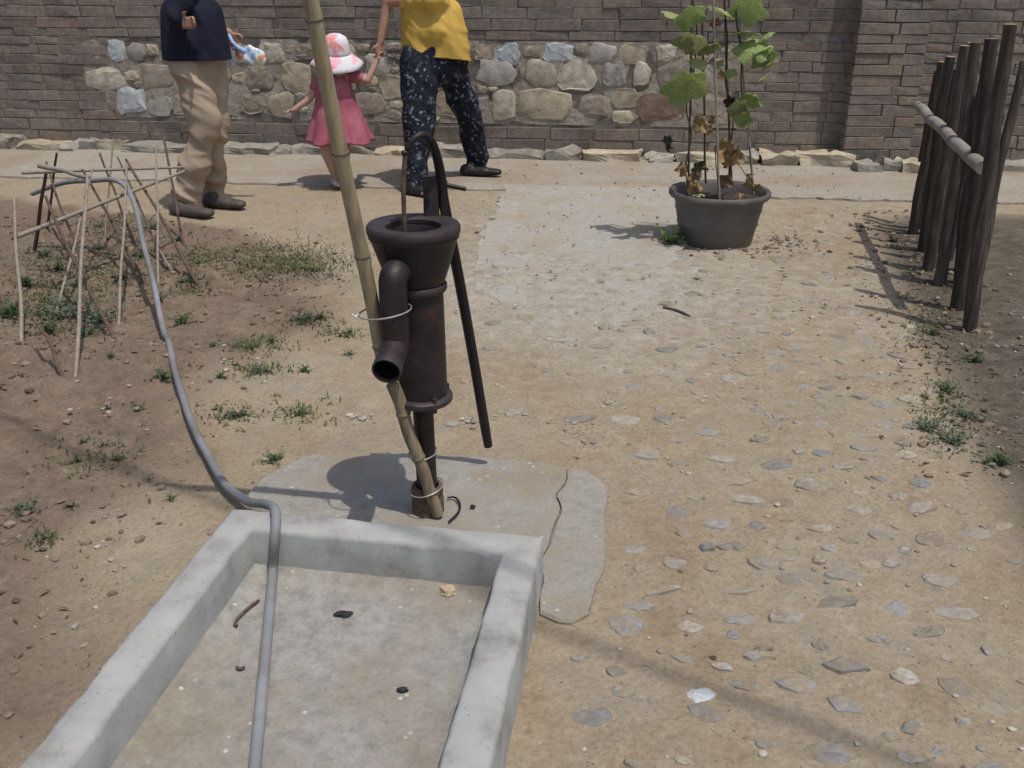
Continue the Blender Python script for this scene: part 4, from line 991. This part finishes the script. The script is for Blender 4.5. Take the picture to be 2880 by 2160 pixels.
# rubble stones
def rubble(x, z, hw_, hh, m, seed):
    rg = random.Random(seed); n = 11; V = []; Fc = []
    ang = sorted(2*math.pi*(k+rg.uniform(-.3, .3))/n for k in range(n))
    out = []
    for a in ang:
        c, s = math.cos(a), math.sin(a); e = 2.0/3.2; r = rg.uniform(.78, 1.12)
        out.append((math.copysign(abs(c)**e, c)*hw_*r, math.copysign(abs(s)**e, s)*hh*r))
    bul = rg.uniform(.005, .015)
    for sc, y in ((1, .03), (1.0, -.004), (.9, -.5*bul), (.6, -bul)):
        for (a, b) in out: V.append((a*sc + rg.uniform(-.004, .004), y + rg.uniform(-.004, .004), b*sc + rg.uniform(-.004, .004)))
    V.append((rg.uniform(-.2, .2)*hw_, -bul*1.1, rg.uniform(-.2, .2)*hh))
    for j in range(3):
        for k in range(n): k2 = (k+1) % n; Fc.append((j*n+k, j*n+k2, (j+1)*n+k2, (j+1)*n+k))
    for k in range(n): Fc.append((3*n+k, 3*n+(k+1) % n, 4*n))
    me = bpy.data.meshes.new('stone'); me.from_pydata(V, [], Fc); me.polygons.foreach_set('use_smooth', [rg.random() < .5]*len(Fc)); wlink('stone', me, m, x, 0, z)
C_, T_, G_, B_, N_, R_ = 'stone_cream', 'stone_tan', 'stone_grey', 'stone_blue', 'stone_brown', 'stone_red'
hand = [(232, 170, 74, 44, C_), (285, 218, 58, 58, B_), (254, 108, 34, 46, B_), (296, 112, 34, 34, G_), (590, 113, 50, 46, C_), (641, 166, 66, 62, T_), (560, 168, 54, 46, N_), (610, 226, 50, 52, T_), (545, 222, 56, 40, N_), (520, 115, 40, 36, G_),
        (1042, 105, 32, 36, T_), (1100, 110, 50, 46, B_), (1072, 158, 78, 54, G_), (1168, 158, 72, 52, C_), (1246, 160, 76, 70, C_), (1150, 104, 36, 28, N_), (1208, 108, 60, 40, B_), (1180, 226, 112, 58, T_), (1088, 230, 50, 60, C_), (1326, 158, 52, 54, G_),
        (1385, 160, 34, 48, C_), (1366, 112, 62, 40, T_), (1440, 106, 40, 34, C_), (1286, 226, 62, 44, N_), (1350, 214, 50, 40, T_), (1430, 232, 96, 58, R_), (1300, 108, 50, 40, G_), (1450, 160, 50, 50, N_), (1515, 170, 54, 50, N_), (1530, 232, 66, 52, N_), (1510, 108, 60, 40, T_),
        (340, 165, 70, 50, N_), (345, 225, 50, 44, G_), (735, 112, 50, 40, T_), (810, 140, 44, 40, G_), (845, 190, 44, 50, T_), (800, 225, 60, 44, N_), (660, 112, 44, 34, N_), (960, 110, 60, 36, G_), (980, 165, 50, 50, T_), (965, 225, 54, 50, N_), (1040, 225, 30, 40, G_), (400, 225, 50, 50, N_), (410, 165, 50, 48, T_), (470, 165, 54, 50, N_), (480, 225, 58, 46, G_), (700, 215, 50, 44, T_)]
placed = []
for k, (x, y, ww, hh, m) in enumerate(hand):
    a, b = WL(x*K, y*K); sx = abs(WL((x+ww/2)*K, y*K)[0] - a); sz = abs(WL(x*K, (y+hh/2)*K)[1] - b)
    sx *= 1.16; sz *= 1.14
    b = min(max(b, zb+sz), zt-sz)
    if any(abs(a-p[0]) < .66*(sx+p[2]) and abs(b-p[1]) < .66*(sz+p[3]) for p in placed): continue
    placed.append((a, b, sx, sz)); rubble(a, b, sx, sz, m, k)
rg = random.Random(3)
for k in range(3000):
    sx = rg.uniform(.06, .14)*(1 if k < 2000 else .5); sz = sx*rg.uniform(.5, .85); b = rg.uniform(zb+sz, zt-sz)
    kk = 0 if b > zb + (zt-zb)*.67 else (1 if b > zb + (zt-zb)*.34 else 2)
    a = rg.uniform(xl[kk]+sx+.02, xr[kk]-sx-.02)
    if any(abs(a-p[0]) < .88*(sx+p[2]) and abs(b-p[1]) < .88*(sz+p[3]) for p in placed): continue
    placed.append((a, b, sx, sz)); rubble(a, b, sx, sz, rg.choice((N_, N_, T_, N_, G_, T_)), 100+k)
# rough kerb stones at the foot of the wall
kb = thing('stone_kerb', 'rough pale stone kerb along the foot of the wall', 'kerb', WW(0, -.2), rz=WANG)
x = -5.4; rg = random.Random(9)
while x < 5.8:
    ln = rg.choice((rg.uniform(.12, .3), rg.uniform(.25, .6))); dp = rg.uniform(.16, .30); ht = rg.uniform(.03, .09)
    b = bmesh.new(); bmesh.ops.create_cube(b, size=1); bmesh.ops.subdivide_edges(b, edges=b.edges[:], cuts=3, use_grid_fill=True)
    sd_ = rg.random()*40
    for v in b.verts:
        q = Vector((v.co.x*ln, v.co.y*dp, v.co.z*(ht+.06)))
        v.co = q + Vector((noise.noise(q*7 + Vector((sd_, 0, 0))), noise.noise(q*7 + Vector((0, sd_, 0))), noise.noise(q*8 + Vector((0, 0, sd_)))))*.055
    me = bpy.data.meshes.new('kerb_stone'); b.to_mesh(me); b.free(); me.materials.append(M['kerb_pale' if rg.random() < .65 else 'stone_tan'])
    o = bpy.data.objects.new('kerb_stone', me); COL.objects.link(o); o.parent = kb; o.location = (x+ln/2, .2 - dp/2 - .005 - (xp0-.1 < x+ln/2 < xp1+.1)*PJ, (ht-.06)/2 + .015); o.rotation_euler.z = rg.uniform(-.04, .04)
    x += ln + rg.uniform(.0, .05)

# ------------------------------------------------------------------ stones set into the earth of the yard
def paving_mesh(seed):
    rg = random.Random(seed); n = rg.choice((7, 8, 9, 10)); V = []; Fc = []
    ang = [2*math.pi*(k+rg.uniform(-.28, .28))/n for k in range(n)]; out = [(math.cos(a)*rg.uniform(.72, 1.1), math.sin(a)*rg.uniform(.72, 1.1)) for a in ang]
    for sc, z in ((1.12, -1.6), (1.04, .0), (.90, .80), (.55, 1.0)):
        for (a, b) in out: V.append((a*sc + rg.uniform(-.05, .05), b*sc + rg.uniform(-.05, .05), z + (rg.uniform(-.25, .25) if z > 0 else 0)))
    V.append((0, 0, 1.0))
    for j in range(3):
        for k in range(n): k2 = (k+1) % n; Fc.append((j*n+k, j*n+k2, (j+1)*n+k2, (j+1)*n+k))
    for k in range(n): Fc.append((3*n+k, 3*n+(k+1) % n, 4*n))
    me = bpy.data.meshes.new('paving_stone'); me.from_pydata(V, [], Fc); return me
PM = {}
for m in ('pave_grey', 'pave_blue', 'pave_tan', 'pave_pale'):
    for s in range(7):
        me = paving_mesh(hash((m[5:6], s)) % 999 if False else (len(PM)*13+s)); me.materials.append(M[m]); PM[(m, s)] = me
pv = []
def pave(x, y, ra, rb, h, rz, m, s):
    o = bpy.data.objects.new('paving_stone', PM[(m, s)]); COL.objects.link(o); o.parent = ground
    o.location = (x, y, gz(x, y) - h*.60); o.scale = (ra, rb, h); o.rotation_euler = (random.uniform(-.07, .07), random.uniform(-.07, .07), rz); pv.append((x, y, max(ra, rb)))
PS = [(1372, 1185, 52, 24), (1455, 1215, 60, 34), (1528, 1180, 40, 22), (1645, 1213, 64, 32), (1636, 1132, 40, 26), (1772, 1140, 54, 24), (1812, 1300, 106, 34), (1702, 1327, 96, 42), (1600, 1332, 70, 28), (1945, 1312, 66, 44), (1832, 1442, 108, 38), (1720, 1482, 96, 44), (1612, 1482, 70, 30), (1956, 1466, 62, 44), (1385, 1306, 70, 30), (1352, 1345, 80, 60), (1552, 1130, 70, 26), (1692, 1080, 50, 24), (1752, 1046, 90, 34), (1470, 1105, 56, 36), (1500, 1070, 40, 24), (1605, 1078, 80, 28), (1588, 1040, 80, 22), (1672, 1002, 96, 22), (1776, 980, 50, 20), (1862, 970, 54, 20), (1955, 958, 48, 18), (1955, 985, 46, 22), (1985, 1042, 50, 26), (1990, 1096, 80, 28), (2030, 1252, 90, 36), (1692, 1172, 66, 28), (1580, 1178, 66, 26), (1592, 1270, 96, 24), (1432, 1276, 96, 16), (1490, 1350, 60, 36), (1640, 1420, 80, 20), (1742, 1452, 40, 20), (1650, 1396, 50, 18), (1330, 1450, 50, 26), (1345, 1492, 56, 30), (1880, 1216, 50, 26), (1770, 1205, 40, 26), (1925, 1215, 44, 22), (1430, 906, 44, 22), (1248, 906, 90, 20), (1236, 952, 50, 26), (1530, 936, 60, 18), (1872, 942, 60, 16), (1970, 920, 40, 14), (1440, 756, 60, 18), (1312, 711, 40, 12), (1206, 736, 50, 16), (1062, 696, 44, 16), (1295, 748, 60, 14), (1402, 720, 30, 16), (1400, 980, 70, 30), (1210, 1000, 50, 22), (1100, 890, 60, 14), (975, 915, 40, 14), (1540, 1222, 40, 20), (2010, 1360, 80, 30), (1180, 1470, 40, 18), (1250, 1420, 46, 20), (1480, 1420, 60, 26), (1560, 1440, 50, 22), (1900, 1380, 60, 26), (1850, 1100, 60, 22), (1900, 1160, 56, 24), (1940, 1075, 44, 20), (1820, 1010, 50, 18), (1720, 955, 44, 14), (1640, 950, 50, 14), (1560, 990, 60, 20), (1470, 1000, 50, 18), (1380, 1060, 60, 22), (1480, 1150, 40, 20)]
rg = random.Random(21); random.seed(4)
def onslab(x, y):
    p = Vector((x, y, 0)) - BAS_A; a, b = p.dot(bx), p.dot(by)
    if -.06 < a < BAS_W+.06 and -.06 < b < BAS_L+.1: return True
    return math.hypot((x-.0)*.8, y-2.45) < .42 and y > 1.9 and x < .36
for (x, y, ww, hh) in PS:
    p = GD(x, y); q = GD(x+ww/2, y); qv = GD(x, y+hh/2)
    if onslab(p.x, p.y): continue
    ra, rb = abs(q.x-p.x)*1.15, max(abs(qv.y-p.y)*.9, .014)
    rb = min(rb, ra*1.2); 
    pave(p.x, p.y, ra, rb, rg.uniform(.010, .022), rg.uniform(-.35, .35), rg.choice(('pave_grey', 'pave_blue', 'pave_tan', 'pave_grey', 'pave_blue', 'pave_pale')), rg.randrange(7))
for k in range(6000):
    if len(pv) > 285: break
    x = rg.uniform(-.2, 3.0); y = 1.0 + 4.4*rg.random()**1.5
    if x > FENCE(y)-.25 or onslab(x, y): continue
    if x < .15 and y < 3.2: continue
    dn = sm(.2, 1.0, x)*sm(5.6, 2.5, y)
    if rg.random() > dn+.08: continue
    r = rg.choice((rg.uniform(.018, .03), rg.uniform(.03, .07), rg.uniform(.03, .055)))
    if any((x-a)**2+(y-b)**2 < ((r+c)*.95)**2 for a, b, c in pv): continue
    pave(x, y, r, r*rg.uniform(.5, .85), rg.uniform(.007, .016), rg.gauss(0, .5), rg.choice(('pave_grey', 'pave_grey', 'pave_blue', 'pave_blue', 'pave_tan', 'pave_pale')), rg.randrange(7))

# ------------------------------------------------------------------ weeds, grass, clods, gravel, litter
def weed_mesh(seed, kind):
    rg = random.Random(seed); V = []; Fc = []
    for k in range(rg.randint(16, 26)):
        az = rg.uniform(0, 6.28); el = rg.uniform(.15, 1.25); ln = rg.uniform(.35, 1.0); d = Vector((math.cos(az)*math.cos(el), math.sin(az)*math.cos(el), math.sin(el)))
        s = d.cross(U).normalized(); nl = rg.randint(3, 6)
        tip = d*ln; b0 = len(V); V += [s*.012, -s*.012, tip+s*.006, tip-s*.006]; Fc.append((b0, b0+1, b0+3, b0+2))
        for i in range(nl):
            t_ = (i+1.2)/(nl+.5); p = d*ln*t_ + U*(-.15*t_*t_*ln); la = rg.uniform(.10, .22)*(1.15-.4*t_)
            ld = (d*.4 + s*rg.choice((-1, 1))*rg.uniform(.5, 1) + U*rg.uniform(-.1, .5)).normalized(); lw = ld.cross(U).normalized()*la*rg.uniform(.28, .42)
            b0 = len(V); m_ = p + ld*la*.55 + U*.02; V += [p, m_ + lw, p + ld*la - U*.03*la, m_ - lw]; Fc.append((b0, b0+1, b0+2, b0+3))
    me = bpy.data.meshes.new('weed'); me.from_pydata([tuple(v) for v in V], [], Fc); me.materials.append(M[kind]); return me
M['weed_bright'] = leafmat('bright_weed_leaf', [(.07, .13, .035), (.13, .21, .06), (.22, .30, .10)], 30, .35)
WM = [weed_mesh(s, 'weed') for s in range(5)] + [weed_mesh(s+50, 'weed_grey') for s in range(4)]
WB = weed_mesh(91, 'weed_bright')
WD = {'garden': ('low green weed in the bare garden soil among the canes', 'weeds in the garden soil'), 'edge': ('small weed tuft on the trodden earth between basin and garden', 'weeds on the trodden earth'),
      'pot': ('bushy green weed growing against the black plastic pot', None), 'fence': ('scrubby weed at the foot of the pole fence', 'weeds along the fence'), 'slab': ('small dark weed at the back edge of the pump slab', None), 'wall': ('leafy weed rooted at the kerb behind the child', None), 'yard': ('tiny green seedling in the open yard', 'seedlings in the yard')}
WG = {'garden': ('low greyish green weed in the bare garden soil among the canes', 'grey weeds in the garden soil'), 'edge': ('greyish weed tuft on the trodden earth between basin and garden', 'grey weeds on the trodden earth'), 'fence': ('greyish weed at the foot of the pole fence', 'grey weeds along the fence'), 'yard': ('greyish seedling in the open yard', 'grey seedlings in the yard')}
WD = {k_: (v_[0] if k_ in ('pot', 'slab', 'wall') else v_[0].replace('low green', 'low dark green').replace('small weed', 'small dark green weed').replace('scrubby weed', 'scrubby dark green weed').replace('tiny green', 'tiny dark green'), v_[1]) for k_, v_ in WD.items()}
def weed(x, y, s, where, i=None):
    if i is None: i = random.randrange(len(WM))
    p = GD(x, y); o = bpy.data.objects.new('weed', WM[i]); COL.objects.link(o)
    o.location = (p.x, p.y, gz(p.x, p.y) - .004); o.scale = (s, s, s*random.uniform(.7, 1)); o.rotation_euler.z = random.uniform(0, 6.28)
    lb = WG[where] if i > 4 else WD[where]; tag(o, lb[0], 'weed', lb[1])
for a in [(150, 690, .17), (215, 690, .19), (130, 665, .14), (110, 720, .13), (185, 720, .12), (95, 690, .1), (395, 690, .11), (340, 640, .1), (170, 620, .1), (120, 590, .12), (260, 600, .11), (300, 560, .1), (210, 540, .1), (150, 540, .11), (330, 500, .1), (215, 490, .1), (410, 615, .09), (430, 580, .08), (95, 560, .12), (380, 530, .08), (350, 825, .09), (240, 790, .06), (180, 940, .045), (225, 950, .04), (250, 985, .055), (160, 985, .05), (200, 1003, .04), (320, 1030, .04), (155, 1088, .04), (105, 1165, .055), (300, 880, .05), (55, 620, .14), (30, 700, .14), (50, 1100, .09)]: weed(*a, 'garden')
for a in [(655, 695, .08), (690, 690, .06), (750, 725, .07), (755, 770, .06), (510, 745, .07), (545, 755, .07), (585, 745, .06), (660, 805, .06), (565, 803, .06), (650, 895, .07), (520, 900, .06), (500, 905, .05), (480, 820, .06), (370, 1080, .04), (535, 640, .05), (460, 760, .06)]: weed(*a, 'edge')
weed(1449, 528, .23, 'pot', 0); COL.objects[-1].data = WB; weed(590, 995, .075, 'slab', 1); weed(590, 300, .16, 'wall', 2)
for a in [(2000, 925, .09), (2060, 955, .09), (1955, 640, .07), (2010, 720, .09), (1930, 520, .08), (2040, 850, .10), (2090, 900, .1), (1960, 590, .07), (2100, 780, .1), (2150, 1000, .11)]: weed(*a, 'fence')
for a in [(1247, 988, .022), (1505, 601, .04), (1030, 503, .05), (1515, 640, .03)]: weed(*a, 'yard')

def scatter(name, n, fn, mk, m, label_kind='stuff'):
    V, Fc = [], []
    for _ in range(n):
        p = fn()
        if p is None: continue
        mk(p, V, Fc)
    return stuff(mesh_obj(name, V, Fc, m, None, False))
rg = random.Random(77)
ICO = bmesh.new(); bmesh.ops.create_icosphere(ICO, subdivisions=1, radius=1); IV = [v.co.copy() for v in ICO.verts]; IF = [tuple(v.index for v in f.verts) for f in ICO.faces]; ICO.free()
def mk_clod(rmin, rmax, flat=.7):
    def f_(p, V, Fc):
        r = rmin + (rmax-rmin)*rg.random()**4; b0 = len(V); rot = Matrix.Rotation(rg.uniform(0, 6.28), 3, 'Z')
        sx, sy = rg.uniform(.7, 1.3), rg.uniform(.7, 1.3)
        for v in IV:
            q = rot @ Vector((v.x*sx, v.y*sy, v.z*flat))*r*rg.uniform(.75, 1.2); V.append((p[0]+q.x, p[1]+q.y, p[2]+q.z + r*flat*.35))
        for t_ in IF: Fc.append(tuple(b0+i for i in t_))
    return f_
def pt_garden():
    x, y = rg.uniform(-3.4, -.7), 1.3 + 4.8*rg.random()
    if rg.random() > garden(x, y)*(.25 + .75*sm(-.1, .25, fbm(x, y, 1.3))): return None
    return (x, y, gz(x, y))
def pt_yard():
    x, y = rg.uniform(-1.6, 2.7), 1.2 + 5.6*rg.random()**1.3
    if garden(x, y) > .7 or onslab(x, y) or flat_mask(x, y) > .5: return None
    if rg.random() > .35 + .65*sm(-.1, .3, fbm(x+4, y, 1.1)): return None
    return (x, y, gz(x, y))
def pt_potrim():
    a = rg.uniform(-2.6, .4); r = .24 + abs(rg.gauss(0, .13)); x, y = PC.x + r*math.cos(a) + .08, PC.y + r*math.sin(a)*.7
    return (x, y, gz(x, y))
def pt_fence():
    y = rg.uniform(2.6, 6.2); x = FENCE(y) + rg.gauss(-.12, .16)
    return (x, y, gz(x, y))
def pt_wk():
    y = rg.uniform(4.0, 7.9); x = rg.uniform(-.2, 2.6)
    return (x, y, max(gz(x, y), .016))
scatter('soil_clods', 7000, pt_garden, mk_clod(.002, .017), 'clod')
scatter('gravel', 6500, pt_yard, mk_clod(.0013, .010), 'gravel')
scatter('path_gravel', 700, pt_wk, mk_clod(.002, .012), 'gravel')
CHIPS = [(1610, 1190, 40, 25), (1640, 1225, 40, 25), (1440, 1165, 40, 12), (1010, 1172, 36, 12), (1720, 1140, 40, 14), (1330, 1185, 40, 14), (1700, 930, 50, 14), (1560, 970, 60, 14), (1500, 720, 90, 22), (1700, 640, 120, 20), (2300, 850, 90, 20), (620, 1000, 110, 60), (760, 1060, 70, 30), (300, 1180, 120, 60)]
def pt_chips():
    u, v, a, b = rg.choice(CHIPS); p = G(u + rg.gauss(0, .7)*a, v + rg.gauss(0, .7)*b); return (p.x, p.y, max(gz(p.x, p.y), .0))
scatter('stone_chips', 330, pt_chips, mk_clod(.003, .014, .5), 'gravel')
scatter('spilled_soil', 260, pt_potrim, mk_clod(.004, .018), 'clod')
scatter('fence_rubble', 420, pt_fence, mk_clod(.004, .022), 'clod')
def mk_litter(smin, smax):
    def f_(p, V, Fc):
        s = rg.uniform(smin, smax); az = rg.uniform(0, 6.28); d = Vector((math.cos(az), math.sin(az), rg.uniform(-.1, .35))); w_ = Vector((-d.y, d.x, rg.uniform(-.3, .3)))*rg.uniform(.2, .45)
        c = Vector(p) + U*.004; b0 = len(V); cu = rg.uniform(.05, .35)
        V += [tuple(c - d*s), tuple(c + w_*s + U*cu*s), tuple(c + d*s + U*.1*s), tuple(c - w_*s + U*cu*s)]; Fc.append((b0, b0+1, b0+2, b0+3))
    return f_
scatter('leaf_litter', 900, pt_garden, mk_litter(.006, .022), 'litter')
scatter('leaf_litter', 300, pt_fence, mk_litter(.008, .026), 'litter')
scatter('yard_litter', 320, pt_yard, mk_litter(.005, .016), 'litter')
def mk_blade(hmin, hmax):
    def f_(p, V, Fc):
        h = rg.uniform(hmin, hmax); az = rg.uniform(0, 6.28); d = Vector((math.cos(az), math.sin(az), 0)); s = Vector((-d.y, d.x, 0))*.0028; c = Vector(p) - U*.003; ln = rg.uniform(.5, 1.8)*h; b0 = len(V)
        V += [tuple(c-s), tuple(c+s), tuple(c + U*h*.6 + d*ln*.4 + s*.8), tuple(c + U*h*.6 + d*ln*.4 - s*.8), tuple(c + U*h*.85 + d*ln)]; Fc += [(b0, b0+1, b0+2, b0+3), (b0+3, b0+2, b0+4)]
    return f_
PATCH = [(620, 560, 95, 28, 900), (660, 580, 60, 16, 500), (440, 555, 60, 25, 500), (560, 590, 50, 18, 300), (230, 560, 100, 45, 800), (150, 620, 90, 45, 700), (110, 680, 60, 50, 500), (250, 490, 60, 18, 300), (660, 695, 40, 8, 160), (745, 725, 40, 10, 90), (650, 892, 50, 18, 80), (560, 745, 60, 22, 150), (500, 900, 50, 16, 60), (210, 980, 80, 40, 90), (2010, 700, 50, 60, 300), (2040, 900, 50, 60, 300), (420, 620, 40, 14, 200), (90, 1165, 40, 24, 30), (560, 800, 50, 10, 120)]
def pt_grass():
    x, y, a, b, n_ = rg.choices(PATCH, weights=[p[4] for p in PATCH])[0]
    p = GD(x + rg.gauss(0, .8)*a, y + rg.gauss(0, .75)*b)
    return (p.x, p.y, gz(p.x, p.y))
scatter('grass', 9000, pt_grass, mk_blade(.006, .030), 'grass')

# single small things
def lump(name, p, rx, ry, rz_, m, label, cat, seed=0, group=None):
    V = []; 
    b = bmesh.new(); bmesh.ops.create_icosphere(b, subdivisions=3, radius=1)
    for v in b.verts:
        q = v.co*(1 + .35*noise.noise(v.co*1.6 + Vector((seed, 0, 0))) + .15*noise.noise(v.co*4 + Vector((0, seed, 0))))
        v.co = Vector((q.x*rx, q.y*ry, max(q.z, -.55)*rz_))
    me = bpy.data.meshes.new(name); b.to_mesh(me); b.free(); me.materials.append(M[m])
    o = bpy.data.objects.new(name, me); COL.objects.link(o); o.location = (p.x, p.y, p.z + .5*rz_); tag(o, label, cat, group); return o
lump('stone', G(1260, 1668, .032), .022, .016, .014, 'ochre', 'small ochre stone on the basin floor', 'stone', 3)
lump('black_scrap', G(966, 1728, .033), .021, .010, .005, 'litterblack', 'flat black scrap on the middle of the basin floor', 'scrap', 5)
lump('plastic_chip', G(1132, 1942, .033), .012, .007, .005, 'litterblack', 'small dark chip on the basin floor nearer the open yard side', 'scrap', 8)
lump('pebble', G(1330, 1426, .018), .008, .006, .005, 'litterblack', 'dark pebble on the slab beside the bent wire', 'pebble', 9)
p = G(1975, 1955); p.z = gz(p.x, p.y) - .008
lump('stone', p, .036, .024, .010, 'stone_blue', 'pale bluish stone where the cable shadow crosses the paving', 'stone', 12)
tag(tube('twig', catmull([G(728, 1688, .036), G(700, 1708, .038), G(672, 1735, .037), G(660, 1755, .036), G(668, 1760, .036)], 3), .0035, 'cane_dark', None, 6), 'hooked dark twig on the basin floor beside the hose', 'twig')
tag(tube('twig', catmull([G(665, 1876, .037), G(675, 1881, .037), G(688, 1876, .037)], 3), .0035, 'cane_dark', None, 6), 'tiny curved twig on the basin floor near the inner wall', 'twig')
q0, q1, q2 = G(1865, 868), G(1910, 880), G(1940, 893)
for q in (q0, q1, q2): q.z = gz(q.x, q.y) + .008
tag(tube('twig', catmull([q0, q1, q2], 3), .006, 'cane_dark', None, 6), 'curved brown twig on the earth below the walkway corner', 'twig')

# overhead cable whose shadow crosses the basin rim and the yard
s1_, s2_ = G(1545, 1765), G(1990, 1935); hgt = 6.0
off = Vector((-SH.x*hgt, -SH.y*hgt, hgt)); dv = (s2_-s1_).normalized()
tag(tube('overhead_cable', [s1_ + off - dv*14, s1_ + off, s1_ + off + dv*14], .0135, 'cable', None, 8), 'black cable strung high across the yard', 'cable')
